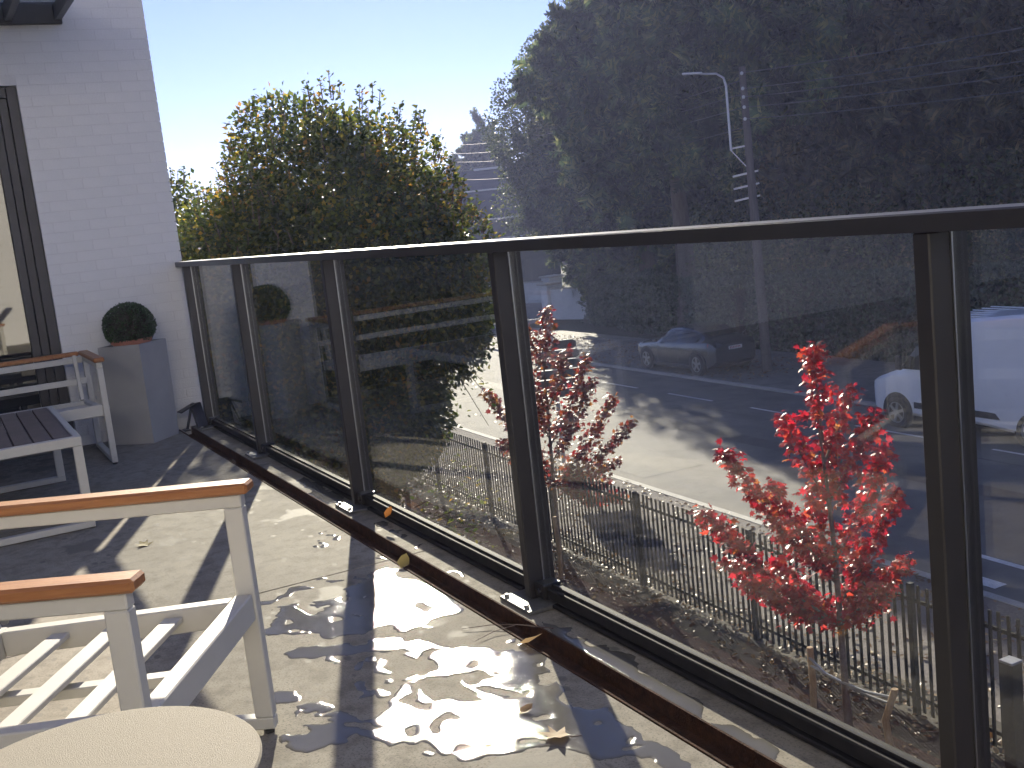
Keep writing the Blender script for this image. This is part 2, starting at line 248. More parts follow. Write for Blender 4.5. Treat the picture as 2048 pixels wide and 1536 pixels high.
# ------------------------------------------------------------------ mesh helpers
class MB:
    def __init__(s): s.v = []; s.f = []
    def add(s, vs, fs):
        o = len(s.v); s.v += [tuple(map(float, q)) for q in vs]; s.f += [tuple(i + o for i in f) for f in fs]; return s
    def box(s, x0, x1, y0, y1, z0, z1, b=0.0):
        if b <= 0:
            vs = [(x, y, z) for z in (z0, z1) for y in (y0, y1) for x in (x0, x1)]
            return s.add(vs, [(0, 2, 3, 1), (4, 5, 7, 6), (0, 1, 5, 4), (2, 6, 7, 3), (0, 4, 6, 2), (1, 3, 7, 5)])
        return s.cbox(Matrix.Translation(((x0 + x1) / 2, (y0 + y1) / 2, (z0 + z1) / 2)), (x1 - x0) / 2, (y1 - y0) / 2, (z1 - z0) / 2, b)
    def cbox(s, M_, hx, hy, hz, b):
        h = (hx, hy, hz); vs = []; idx = {}
        for sx in (-1, 1):
            for sy in (-1, 1):
                for sz in (-1, 1):
                    sg = (sx, sy, sz)
                    for a in range(3):
                        q = [sg[i] * (h[i] if i == a else h[i] - b) for i in range(3)]
                        idx[(sg, a)] = len(vs); vs.append(M_ @ Vector(q))
        fs = []
        for a in range(3):
            u, w = (a + 1) % 3, (a + 2) % 3
            for sa in (-1, 1):
                ring = []
                for (p, q) in ((-1, -1), (1, -1), (1, 1), (-1, 1)):
                    sg = [0, 0, 0]; sg[a] = sa; sg[u] = p; sg[w] = q; ring.append(idx[(tuple(sg), a)])
                fs.append(tuple(ring if sa > 0 else ring[::-1]))
        for a in range(3):
            u, w = (a + 1) % 3, (a + 2) % 3
            for p in (-1, 1):
                for q in (-1, 1):
                    s0 = [0, 0, 0]; s0[u] = p; s0[w] = q; s0[a] = -1; s1 = list(s0); s1[a] = 1
                    r = [idx[(tuple(s0), u)], idx[(tuple(s1), u)], idx[(tuple(s1), w)], idx[(tuple(s0), w)]]
                    fs.append(tuple(r if p * q < 0 else r[::-1]))
        for sx in (-1, 1):
            for sy in (-1, 1):
                for sz in (-1, 1):
                    sg = (sx, sy, sz); r = [idx[(sg, 0)], idx[(sg, 1)], idx[(sg, 2)]]
                    fs.append(tuple(r if sx * sy * sz > 0 else r[::-1]))
        return s.add(vs, fs)
    def beam(s, p0, p1, w, h, b=0.0, up=(0, 0, 1)):
        p0, p1 = Vector(p0), Vector(p1); d = p1 - p0; L = d.length; z = d.normalized(); u = Vector(up)
        if abs(z.dot(u)) > 0.98: u = Vector((1, 0, 0))
        x = u.cross(z).normalized(); y = z.cross(x)
        M_ = Matrix((x, y, z)).transposed().to_4x4(); M_.translation = (p0 + p1) / 2
        if b <= 0:
            vs = [M_ @ Vector((i * w / 2, j * h / 2, k * L / 2)) for k in (-1, 1) for j in (-1, 1) for i in (-1, 1)]
            return s.add(vs, [(0, 2, 3, 1), (4, 5, 7, 6), (0, 1, 5, 4), (2, 6, 7, 3), (0, 4, 6, 2), (1, 3, 7, 5)])
        return s.cbox(M_, w / 2, h / 2, L / 2, b)
    def tube(s, pts, rad, n=8, cap=True):
        pts = [Vector(q) for q in pts]; k = len(pts)
        if not hasattr(rad, '__len__'): rad = [rad] * k
        vs = []; fs = []; prev = None
        for i, q in enumerate(pts):
            t = (pts[min(i + 1, k - 1)] - pts[max(i - 1, 0)]).normalized()
            if prev is None:
                a = Vector((0, 0, 1)) if abs(t.z) < 0.9 else Vector((1, 0, 0)); x = a.cross(t).normalized()
            else:
                x = (prev - t * prev.dot(t)).normalized()
            prev = x; y = t.cross(x)
            for j in range(n):
                a = 2 * math.pi * j / n; vs.append(q + (x * math.cos(a) + y * math.sin(a)) * rad[i])
        for i in range(k - 1):
            for j in range(n):
                a, b = i * n + j, i * n + (j + 1) % n; fs.append((a, b, b + n, a + n))
        if cap: fs += [tuple(range(n - 1, -1, -1)), tuple(range((k - 1) * n, k * n))]
        return s.add(vs, fs)
    def lathe(s, prof, n=32, c=(0, 0, 0), axis='z', caps=True):
        vs = []; fs = []; k = len(prof)
        for (r, h) in prof:
            for j in range(n):
                a = 2 * math.pi * j / n; x, y = r * math.cos(a), r * math.sin(a)
                q = (x, y, h) if axis == 'z' else ((x, h, y) if axis == 'y' else (h, x, y))
                vs.append((q[0] + c[0], q[1] + c[1], q[2] + c[2]))
        for i in range(k - 1):
            for j in range(n):
                a, b = i * n + j, i * n + (j + 1) % n; fs.append((a, b, b + n, a + n))
        if caps: fs += [tuple(range(n - 1, -1, -1)), tuple(range((k - 1) * n, k * n))]
        return s.add(vs, fs)
    def prism(s, poly, d):
        d = Vector(d); n = len(poly); vs = [Vector(q) for q in poly] + [Vector(q) + d for q in poly]
        return s.add(vs, [tuple(range(n - 1, -1, -1)), tuple(range(n, 2 * n))] + [(i, (i + 1) % n, n + (i + 1) % n, n + i) for i in range(n)])
    def loft(s, rings, caps=True):
        n = len(rings[0]); vs = [q for r in rings for q in r]; fs = []
        for i in range(len(rings) - 1):
            for j in range(n):
                a, b = i * n + j, i * n + (j + 1) % n; fs.append((a, b, b + n, a + n))
        if caps: fs += [tuple(range(n - 1, -1, -1)), tuple(range((len(rings) - 1) * n, len(rings) * n))]
        return s.add(vs, fs)

def wmat(o):
    m = o.matrix_basis.copy()
    while o.parent: o = o.parent; m = o.matrix_basis @ m
    return m
def link(o, parent=None):
    COL.objects.link(o)
    if parent: o.parent = parent
    return o
def obj(name, mb, mat, parent=None, local=True, smooth=None):
    me = bpy.data.meshes.new(name); v = mb.v
    if parent is not None and not local:
        inv = wmat(parent).inverted(); v = [tuple(inv @ Vector(q)) for q in v]
    me.from_pydata(v, [], mb.f); me.materials.append(MT[mat]); 
    if smooth is not None:
        me.shade_smooth(); me.set_sharp_from_angle(angle=R(smooth))
    me.update()
    return link(bpy.data.objects.new(name, me), parent)
def tag(o, label, cat, group=None):
    o['label'] = label; o['category'] = cat
    if group: o['group'] = group
    return o
def thing(name, label, cat, loc=(0, 0, 0), rz=0.0, group=None):
    o = bpy.data.objects.new(name, None); o.empty_display_size = 0.1; o.location = loc; o.rotation_euler = (0, 0, rz)
    o.matrix_basis = Matrix.Translation(loc) @ Matrix.Rotation(rz, 4, 'Z')
    link(o); return tag(o, label, cat, group)
def struct(name, mb, mat, parent=None):
    o = obj(name, mb, mat, parent); 
    if parent is None: o['kind'] = 'structure'
    return o
def dup(o, parent=None):
    c = o.copy(); COL.objects.link(c); c.parent = parent; return c
def npmesh(name, V, F, mat, parent=None, smooth=False):
    """V (n,3) float array, F (m,k) int array of equal-sized faces"""
    me = bpy.data.meshes.new(name); m, k = F.shape
    me.vertices.add(len(V)); me.vertices.foreach_set('co', np.asarray(V, np.float32).ravel())
    me.loops.add(m * k); me.loops.foreach_set('vertex_index', F.astype(np.int32).ravel())
    me.polygons.add(m); me.polygons.foreach_set('loop_start', np.arange(0, m * k, k, dtype=np.int32))
    me.update(calc_edges=True); me.materials.append(MT[mat])
    if smooth: me.shade_smooth()
    return link(bpy.data.objects.new(name, me), parent)
def unit(a): return a / np.maximum(np.linalg.norm(a, axis=1, keepdims=True), 1e-9)
def scatter(P, D, N, size, tv, tf):
    """instances of a template (x: width, y: length along D, z: normal N) as one vertex / face array"""
    D = unit(D); X = unit(np.cross(D, N)); N = np.cross(X, D)
    tv = np.asarray(tv, float); tf = np.asarray(tf, int); n = len(P); k = len(tv)
    V = P[:, None, :] + size[:, None, None] * (tv[None, :, 0, None] * X[:, None, :] + tv[None, :, 1, None] * D[:, None, :] + tv[None, :, 2, None] * N[:, None, :])
    F = tf[None] + (np.arange(n) * k)[:, None, None]
    return V.reshape(-1, 3), F.reshape(-1, tf.shape[1])
LEAF_V = [(0, 0, 0), (-0.30, 0.35, 0.10), (0, 0.4, 0), (0.30, 0.35, 0.10), (-0.2, 0.75, 0.06), (0.2, 0.75, 0.06), (0, 1, -0.06)]
LEAF4_V = [(0, 0, 0), (-0.33, 0.45, 0.09), (0, 0.42, -0.02), (0.33, 0.45, 0.09), (0, 1, -0.06)]
LEAF4_F = [(0, 2, 1), (0, 3, 2), (1, 2, 4), (2, 3, 4)]
LEAF_F = [(0, 2, 1), (0, 3, 2), (1, 2, 4), (2, 3, 5), (2, 6, 4), (2, 5, 6)]
MAPLE_V = [(0, 0.42, 0.05), (0, 0, 0), (-0.22, 0.16, 0), (-0.52, 0.22, -0.06), (-0.26, 0.42, 0.03), (-0.42, 0.74, -0.08), (-0.16, 0.62, 0.03), (0, 1.0, -0.1), (0.16, 0.62, 0.03), (0.42, 0.74, -0.08), (0.26, 0.42, 0.03), (0.52, 0.22, -0.06), (0.22, 0.16, 0)]
MAPLE_F = [(0, i, i % 12 + 1) for i in range(1, 13)]
def plume_template(n=11, droop=0.0, wid=0.5):
    v = []; f = []; rr = random.Random(3)
    for i in range(n):
        t = 0.08 + 0.9 * i / (n - 1); sd = -1 if i % 2 else 1; L = wid * (1.05 - t) + 0.10; w = 0.125
        if i == n - 1: a = (0, 0.7, 0); b = (0.05, 0.75, 0.0); c = (0, 1.05, -droop)
        else: a = (0, t * 0.8, 0); b = (0.0, t * 0.8 + w * 1.6, 0.02); c = (sd * L, t * 0.8 + L * 0.85, rr.uniform(-0.18, 0.18) - droop * t)
        o = len(v); v += [a, b, c]; f.append((o, o + 1, o + 2))
    o = len(v); v += [(-0.02, 0, 0), (0.02, 0, 0), (0, 0.95, 0)]; f.append((o, o + 1, o + 2))
    return v, f
def ell_points(ells, n, shell=0.55):
    """points inside a union of ellipsoids (cx,cy,cz,rx,ry,rz), denser towards the skin, and outward directions"""
    vol = np.array([e[3] * e[4] * e[5] for e in ells]) ** 0.67; pr = vol / vol.sum(); P = []; D = []
    for e, q in zip(ells, pr):
        k = int(n * q * 1.6); d = unit(RNG.normal(size=(k, 3))); r = shell + (1 - shell) * RNG.random(k) ** 0.8
        inner = RNG.random(k) < 0.25; r[inner] *= RNG.random(inner.sum())
        c = np.array(e[:3]); rad = np.array(e[3:6]); p = c + d * r[:, None] * rad; P.append(p); D.append(unit(d / rad))
    P = np.concatenate(P); D = np.concatenate(D); keep = RNG.permutation(len(P))[:n]
    return P[keep], D[keep]
def lump(P, s, a):
    """push points in and out with a smooth pseudo noise so crowns get lobes and hollows"""
    x, y, z = (P * s).T
    w = np.sin(x * 1.7 + 1.3 * np.sin(y * 1.1 + z)) + np.sin(y * 2.1 + 1.7 * np.sin(z * 1.3 + x)) + np.sin(z * 1.9 + 1.5 * np.sin(x * 0.9 + y * 1.6))
    return a * w / 3.0

# ================================================================== THE SETTING
def sy(x, y0): return y0 - 0.03 * x          # the street runs a little askew of the terrace
def strip(x0, x1, ya, yb, za, zb, n=1):
    m = MB(); xs = [x0 + (x1 - x0) * i / n for i in range(n + 1)]
    for a, b in zip(xs, xs[1:]):
        m.add([(a, sy(a, ya), za), (b, sy(b, ya), za), (b, sy(b, yb), za), (a, sy(a, yb), za), (a, sy(a, ya), zb), (b, sy(b, ya), zb), (b, sy(b, yb), zb), (a, sy(a, yb), zb)],
              [(0, 3, 2, 1), (4, 5, 6, 7), (0, 1, 5, 4), (1, 2, 6, 5), (2, 3, 7, 6), (3, 0, 4, 7)])
    return m
g = MB().add([(-300, -150, -4.75), (150, -150, -4.75), (150, 300, -4.75), (-300, 300, -4.75)], [(0, 1, 2, 3)])
struct('ground', g, 'land')
struct('garden_ground', strip(-45, 30, -2.0, 6.9, -4.74, -4.2), 'soil')
struct('mulch_bed', MB().add([(-40, sy(-40, 4.7), -4.19), (30, sy(30, 4.7), -4.19), (30, sy(30, 5.9), -4.185), (-40, sy(-40, 5.9), -4.185)], [(0, 1, 2, 3)]), 'mulch')
struct('gravel_verge', strip(-120, 60, 6.9, 9.9, -4.74, -4.46), 'gravel')
struct('near_kerb', strip(-120, 60, 9.9, 10.05, -4.74, -4.45), 'kerb')
struct('road', strip(-200, 120, 10.05, 18.5, -4.74, -4.6), 'asphalt')
struct('far_kerb', strip(-120, 60, 18.5, 18.65, -4.74, -4.53), 'kerb')
struct('far_pavement', strip(-120, 60, 18.65, 23.4, -4.74, -4.55), 'paving')
struct('driveway', MB().add([(-70, 19.8, -4.54), (-44.5, 19.8, -4.54), (-44.5, 40, -4.54), (-70, 40, -4.54)], [(0, 1, 2, 3)]), 'paving')
rm = struct('road_markings', MB().add([(-100, sy(-100, 17.93), -4.596), (-60, sy(-60, 17.93), -4.596), (-60, sy(-60, 18.0), -4.596), (-100, sy(-100, 18.0), -4.596)], [(0, 1, 2, 3)]), 'paint')
def dash(x0, x1, y, w):
    o = obj('dash', MB().add([(x0, sy(x0, y - w / 2), -4.595), (x1, sy(x1, y - w / 2), -4.595), (x1, sy(x1, y + w / 2), -4.595), (x0, sy(x0, y + w / 2), -4.595)], [(0, 1, 2, 3)]), 'paint', rm)
for i in range(16): dash(-60 + i * 3.9, -60 + i * 3.9 + 2.2, 16.65, 0.085)
for i in range(4): dash(-6.1 + i * 3.4, -6.1 + i * 3.4 + 1.9, 11.42, 0.12)
dash(-4.75, -4.2, 10.62, 0.25)
obj('repair_strip', MB().add([(-70, sy(-70, 13.9), -4.597), (10, sy(10, 13.9), -4.597), (10, sy(10, 14.45), -4.597), (-70, sy(-70, 14.45), -4.597)], [(0, 1, 2, 3)]), 'tar', rm)
obj('repair_patch', MB().add([(-16.5, sy(-16.5, 10.6), -4.597), (-13.2, sy(-13.2, 10.6), -4.597), (-13.1, sy(-13.1, 12.1), -4.597), (-16.4, sy(-16.4, 12.2), -4.597)], [(0, 1, 2, 3)]), 'tar', rm)
for yy in (10.25, 15.9): obj('tar_seam', MB().add([(-70, sy(-70, yy), -4.5968), (12, sy(12, yy), -4.5968), (12, sy(12, yy + 0.05), -4.5968), (-70, sy(-70, yy + 0.05), -4.5968)], [(0, 1, 2, 3)]), 'tar', rm)
mc = MB().lathe([(0.33, 0), (0.33, 0.006), (0.28, 0.007)], 20, (-6.9, sy(-6.9, 12.6), -4.6)); tag(obj('manhole_cover', mc, 'blackplastic'), 'round dark manhole cover in the road past the red maple', 'manhole cover')

# ------------------------------------------------------------------ terrace floor
XJ = 2.15
floor = MB().box(-1.75, 9.5, -8.0, 0.050, -0.35, -0.0705)
fl = struct('terrace_floor', floor, 'stone')
for a, b in ((-1.75, XJ - 0.003), (XJ + 0.003, 6.05), (6.056, 9.5)):
    obj('slab', MB().box(a, b, -8.0, -0.205, -0.07, 0.0, 0.002), 'concrete', fl)
    obj('edge_slab', MB().box(a, b, -0.115, 0.052, -0.07, 0.0, 0.002), 'concrete', fl)
tw = thing('terrace_wall', 'white wall below the terrace edge down to the garden', 'wall', (4, 0.1, -4.2)); obj('wall', MB().box(-1.75, 12, -8.2, 0.03, -4.74, -0.355), 'brick', tw, local=False)
dr = thing('drain_channel', 'long rusty slot drain in the terrace floor in front of the railing', 'drain', (2, -0.16, -0.03))
obj('channel_bed', MB().box(-1.68, 9.4, -0.2045, -0.1155, -0.069, -0.042), 'rust', dr, local=False)
obj('channel_edge', MB().box(-1.68, 9.4, -0.2045, -0.1985, -0.0415, 0.003), 'rust', dr, local=False)
obj('channel_edge', MB().box(-1.68, 9.4, -0.1215, -0.1155, -0.0415, 0.003), 'rust', dr, local=False)

# ------------------------------------------------------------------ white house with sliding door and canopy
WX = -1.75
house = thing('white_brick_house', 'white painted brick house wall with dark sliding door and glass canopy', 'house', (WX, -2, 0))
DY0, DY1, DZ = -4.1, -0.83, 2.28       # door opening
core = MB()
core.box(-9, WX - 0.0018, DY1, -0.012, -4.74, 7.5); core.box(-9, WX - 0.0018, -12, DY0, -4.74, 7.5)
core.box(-9, WX - 0.0018, DY0, DY1, DZ, 7.5); core.box(-9, WX - 0.0018, DY0, DY1, -4.74, -0.02)
core.box(-9, -5.2, DY0, DY1, -0.02, DZ)
wall = obj('wall', core, 'mortar', house, local=False)
bm0 = bpy.data.meshes.new('brick')
_m = MB().cbox(Matrix.Identity(4), 0.0105, 0.106, 0.0305, 0.0012); bm0.from_pydata(_m.v, [], _m.f); bm0.materials.append(MT['brick'])
hm0 = bpy.data.meshes.new('half_brick')
_m = MB().cbox(Matrix.Identity(4), 0.0105, 0.0505, 0.0305, 0.0012); hm0.from_pydata(_m.v, [], _m.f); hm0.materials.append(MT['brick'])
bl, ch = 0.2165, 0.0650
def brick(y0, y1, zc):
    """a brick between y0 and y1 of the wall face"""
    L = y1 - y0
    o = bpy.data.objects.new('brick', bm0 if L > 0.15 else hm0); link(o, wall)
    o.location = Vector((WX - 0.0105 + random.uniform(-0.0007, 0.0007), (y0 + y1) / 2, zc)) - Vector(house.location)
    o.scale = (1, (L - 0.0045) / (0.212 if L > 0.15 else 0.101), 1)
    o.rotation_euler = (random.uniform(-0.003, 0.003), 0, random.uniform(-0.0015, 0.0015))
nb = 0
for k in range(46):
    zc = ch * (k + 0.5) + 0.001; y = 0.0; first = bl / 2 if k % 2 else bl
    lim = DY1 if zc + 0.03 < DZ + 0.06 else -1.45
    while y > lim + 0.02:
        y2 = max(y - first, lim); first = bl
        if y - y2 > 0.04: brick(y2, y, zc); nb += 1
        y = y2
print('bricks', nb)
rest = MB(); zb = 46 * ch
for k in range(46, 70):
    zc = ch * (k + 0.5); y = 0.0; first = bl / 2 if k % 2 else bl
    while y > -2.4:
        rest.box(WX - 0.0018, WX, y - first + 0.005, y, zc - 0.030, zc + 0.030); y -= first; first = bl
o = obj('upper_bricks', rest, 'brick', wall, local=False); o['kind'] = 'stuff'
far = MB()
for k in range(0, 36):
    zc = ch * 1.6 * (k + 0.5); y = DY0; first = 0.17 if k % 2 else 0.34
    while y > -8: far.box(WX - 0.0018, WX, y - first + 0.007, y, zc - 0.049, zc + 0.049); y -= first; first = 0.34
o = obj('side_bricks', far, 'brick', wall, local=False); o['kind'] = 'stuff'
door = obj('sliding_door', MB().box(WX - 0.10, WX - 0.03, DY1 - 0.062, DY1 - 0.002, 0.0, DZ - 0.002, 0.003), 'frame', house, local=False)
for i in range(2):
    obj('door_stile', MB().box(WX - 0.13 + 0.03 * i, WX - 0.055 + 0.015 * i, DY1 - 0.115 - 0.055 * i, DY1 - 0.064 - 0.055 * i, 0.0, DZ - 0.004, 0.003), 'frame', door, local=False)
obj('door_head', MB().box(WX - 0.10, WX - 0.03, DY0 + 0.002, DY1 - 0.064, DZ - 0.07, DZ - 0.003, 0.003), 'frame', door, local=False)
obj('door_sill', MB().box(WX - 0.10, WX - 0.02, DY0 + 0.002, DY1 - 0.064, 0.0, 0.05, 0.003), 'frame', door, local=False)
obj('door_pane', MB().box(WX - 0.095, WX - 0.085, -2.46, DY1 - 0.172, 0.05, DZ - 0.07), 'window', door, local=False)
obj('door_pane', MB().box(WX - 0.115, WX - 0.105, DY0 + 0.05, -2.50, 0.05, DZ - 0.07), 'window', door, local=False)
obj('door_stile', MB().box(WX - 0.13, WX - 0.05, -2.53, -2.43, 0.05, DZ - 0.07, 0.003), 'frame', door, local=False)
obj('doorstep', MB().box(WX - 0.02, WX + 0.06, DY0, DY1, 0.0, 0.025, 0.004), 'stone', house, local=False)
# canopy: flashing along the wall, rafters and panes
can = obj('canopy', MB().box(WX + 0.001, WX + 0.035, -3.9, -0.506, 2.635, 2.765, 0.003), 'frame', house, local=False)
for y in (-0.53, -0.815, -1.10, -1.4, -1.7, -2.0, -2.5, -3.0, -3.5, -3.87):
    obj('rafter', MB().beam((WX + 0.036, y, 2.70), (WX + 1.25, y, 2.655), 0.042, 0.09, 0.003), 'frame', can, local=False)
obj('canopy_front_beam', MB().box(WX + 1.251, WX + 1.30, -3.9, -0.506, 2.60, 2.72, 0.003), 'frame', can, local=False)
obj('canopy_pane', MB().add([(WX + 0.036, -3.9, 2.752), (WX + 1.28, -3.9, 2.707), (WX + 1.28, -0.506, 2.707), (WX + 0.036, -0.506, 2.752), (WX + 0.036, -3.9, 2.760), (WX + 1.28, -3.9, 2.715), (WX + 1.28, -0.506, 2.715), (WX + 0.036, -0.506, 2.760)],
    [(0, 1, 2, 3), (7, 6, 5, 4), (0, 4, 5, 1), (1, 5, 6, 2), (2, 6, 7, 3), (3, 7, 4, 0)]), 'canopyglass', can, local=False)
# wing of the same house on the other side of the terrace (seen only in reflections)
wing = thing('house_wing', 'cream brick house wing facing the terrace, seen mirrored in the door glass', 'house', (9.6, -4, 0))
ww = MB().box(9.51, 13, -9, -3.4, -4.74, 6.0); ww.box(9.51, 13, -1.6, 0.1, -4.74, 6.0); ww.box(9.51, 13, -3.4, -1.6, 2.3, 6.0); ww.box(9.51, 13, -3.4, -1.6, -4.74, 0.0)
wwo = obj('wall', ww, 'brick', wing, local=False)
cr = MB()
for k in range(30):
    cr.box(9.497, 9.51, -9, 0.1, 2.36 + 0.13 * (k - 18) if k >= 18 else 0.13 * k, (2.36 + 0.13 * (k - 18) if k >= 18 else 0.13 * k) + 0.118) if k >= 18 else (cr.box(9.497, 9.51, -9, -3.4, 0.13 * k, 0.13 * k + 0.118), cr.box(9.497, 9.51, -1.6, 0.1, 0.13 * k, 0.13 * k + 0.118))
o = obj('brick_courses', cr, 'brick', wwo, local=False); o['kind'] = 'stuff'
obj('window', MB().box(9.56, 9.60, -3.4, -1.6, 0.0, 2.3), 'window', wing, local=False)
obj('back_wall', MB().box(-1.75, 13, -12, -8.01, -4.74, 6.0), 'brick', house, local=False)

# ------------------------------------------------------------------ glass railing
PX = [-1.58, -0.2626, 1.3162, 2.895, 4.4738, 6.0526, 7.63]
PW = 0.036; YI, YO = -0.042, 0.050        # inner / outer face of the posts
rail = thing('glass_railing', 'black metal railing with glass panes along the terrace edge', 'railing', (2.2, 0, 0))
h = MB(); prof = [(-0.052, 1.068), (-0.052, 1.097), (-0.049, 1.100), (0.049, 1.100), (0.052, 1.097), (0.052, 1.068)]
h.prism([(-1.745, y, z) for y, z in prof], (9.9, 0, 0)); obj('handrail', h, 'rail', rail, local=False)
for i, x in enumerate(PX):
    po = obj('post', MB().box(x - PW / 2, x + PW / 2, YI, YO, 0.0125, 1.067, 0.003), 'rail', rail, local=False)
    obj('base_plate', MB().box(x - 0.085, x + 0.105, -0.098, 0.050, 0.0008, 0.012, 0.0015), 'plate_steel', po, local=False)
    for bx in (-0.04, 0.04):
        obj('bolt', MB().lathe([(0.008, 0), (0.008, 0.007), (0.005, 0.009)], 8, (x + bx * 1.6, -0.083, 0.012)), 'steel', po, local=False)
    obj('bracket', MB().box(x + PW / 2 + 0.0005, x + PW / 2 + 0.055, -0.026, 0.040, 0.0205, 0.066, 0.003), 'rail', po, local=False)
    obj('bolt', MB().lathe([(0.011, 0), (0.011, -0.006), (0.007, -0.008)], 10, (x + PW / 2 + 0.03, -0.026, 0.043), 'y'), 'rail', po, local=False)
for i in range(len(PX) - 1):
    a, b = PX[i] + PW / 2, PX[i + 1] - PW / 2
    lr = MB().box(a + 0.056, b - 0.001, -0.016, 0.036, 0.024, 0.058, 0.004); obj('bottom_rail', lr, 'lowrail', rail, local=False)
    obj('kick_rail', MB().box(a + 0.09, b - 0.07, -0.020, 0.028, 0.004, 0.017, 0.003), 'lowrail', rail, local=False)
    pn = MB().box(a + 0.002, b - 0.002, 0.010, 0.020, 0.0585, 1.0675)
    po = obj('pane', pn, 'glass', rail, local=False)
    obj('pane_edge_glint', MB().box(a + 0.0003, a + 0.0035, 0.006, 0.0095, 0.0585, 1.066), 'steel', po, local=False)  # pale strip put in as the bright highlight along the glass edge
    obj('glazing_bead', MB().box(a + 0.06, b - 0.01, 0.002, 0.0085, 0.0582, 0.066), 'lowrail', rail, local=False)

# ------------------------------------------------------------------ puddles: irregular sheets of water with a rounded rim
PUD = {
'P1': [(2.273, -0.349), (2.238, -0.276), (2.29, -0.211), (2.431, -0.234), (2.492, -0.225), (2.608, -0.221), (2.778, -0.213), (2.815, -0.243), (2.806, -0.297), (2.862, -0.347), (2.892, -0.421), (2.86, -0.444), (2.802, -0.432), (2.751, -0.486), (2.754, -0.529), (2.724, -0.578), (2.712, -0.616), (2.681, -0.641), (2.632, -0.644), (2.617, -0.681), (2.611, -0.762), (2.587, -0.767), (2.494, -0.735), (2.36, -0.666), (2.361, -0.641), (2.353, -0.601), (2.386, -0.591), (2.501, -0.614), (2.483, -0.552), (2.428, -0.573), (2.389, -0.54), (2.413, -0.503), (2.451, -0.477), (2.346, -0.434), (2.284, -0.391)],
'P2': [(2.706, -0.763), (2.728, -0.715), (2.763, -0.657), (2.821, -0.554), (2.927, -0.448), (3.045, -0.357), (3.066, -0.37), (3.041, -0.455), (2.973, -0.478), (2.9, -0.583), (2.858, -0.642), (2.829, -0.723), (2.79, -0.767), (2.713, -0.796)],
'P3': [(3.198, -0.539), (3.155, -0.481), (3.087, -0.446), (3.065, -0.413), (3.08, -0.338), (3.125, -0.313), (3.174, -0.278), (3.108, -0.25), (3.106, -0.212), (3.206, -0.212), (3.3, -0.211), (3.402, -0.241), (3.54, -0.299), (3.599, -0.324), (3.634, -0.292), (3.642, -0.26), (3.72, -0.273), (3.811, -0.25), (3.912, -0.225), (4.017, -0.298), (3.876, -0.345), (3.799, -0.399), (3.754, -0.44), (3.705, -0.486), (3.697, -0.549), (3.662, -0.598), (3.602, -0.636), (3.507, -0.66), (3.49, -0.701), (3.463, -0.747), (3.39, -0.777), (3.409, -0.84), (3.382, -0.887), (3.345, -0.931), (3.291, -0.938), (3.267, -0.908), (3.266, -0.879), (3.279, -0.811), (3.253, -0.788), (3.218, -0.805), (3.208, -0.871), (3.159, -0.866), (3.154, -0.815), (3.207, -0.762), (3.312, -0.734), (3.288, -0.685), (3.253, -0.661), (3.197, -0.592), (3.254, -0.61), (3.282, -0.652), (3.337, -0.628), (3.394, -0.612), (3.361, -0.572), (3.401, -0.507), (3.431, -0.475), (3.397, -0.479), (3.302, -0.455), (3.273, -0.419), (3.236, -0.429), (3.223, -0.462), (3.225, -0.512)],
'P4': [(3.067, -0.069), (3.199, -0.073), (3.344, -0.053), (3.555, -0.053), (3.774, -0.062), (4.043, -0.093), (4.126, -0.141), (4.042, -0.17), (3.822, -0.153), (3.641, -0.113), (3.591, -0.127), (3.584, -0.156), (3.508, -0.157), (3.335, -0.155), (3.244, -0.161)],
'P5': [(0.586, -0.066), (0.541, -0.017), (0.756, -0.001), (1.142, -0.018), (1.198, -0.054), (1.082, -0.12), (0.918, -0.139)],
'P6': [(1.611, -0.08), (1.62, -0.055), (1.804, -0.028), (1.858, -0.046), (1.767, -0.078), (1.669, -0.098)],
'P7': [(3.003, -0.861), (3.033, -0.836), (3.109, -0.831), (3.117, -0.866), (3.088, -0.89), (3.041, -0.926)],
'P8': [(2.454, -0.146), (2.461, -0.099), (2.493, -0.05), (2.514, -0.067), (2.484, -0.117), (2.492, -0.156)],
'P9': [(2.219, -0.674), (2.199, -0.626), (2.196, -0.53), (2.234, -0.535), (2.248, -0.604), (2.277, -0.683), (2.269, -0.705)],
}
HOL = [
[(3.387, -0.426), (3.387, -0.394), (3.434, -0.364), (3.447, -0.382), (3.413, -0.429)],
[(3.239, -0.475), (3.238, -0.441), (3.27, -0.423), (3.299, -0.443), (3.282, -0.478)],
[(3.323, -0.259), (3.338, -0.233), (3.356, -0.243), (3.339, -0.262)],
[(3.814, -0.329), (3.816, -0.305), (3.843, -0.293), (3.856, -0.312), (3.832, -0.336)],
[(3.194, -0.857), (3.211, -0.813), (3.277, -0.791), (3.265, -0.85), (3.229, -0.878)],
[(3.31, -0.783), (3.342, -0.73), (3.378, -0.725), (3.38, -0.759), (3.348, -0.791)],
[(3.473, -0.621), (3.461, -0.561), (3.49, -0.534), (3.494, -0.566), (3.494, -0.625)],
[(3.436, -0.679), (3.425, -0.655), (3.447, -0.644), (3.472, -0.665), (3.474, -0.685)],
[(2.444, -0.603), (2.469, -0.554), (2.508, -0.561), (2.514, -0.6)],
[(3.382, -0.297), (3.409, -0.251), (3.442, -0.264), (3.422, -0.303)],
]
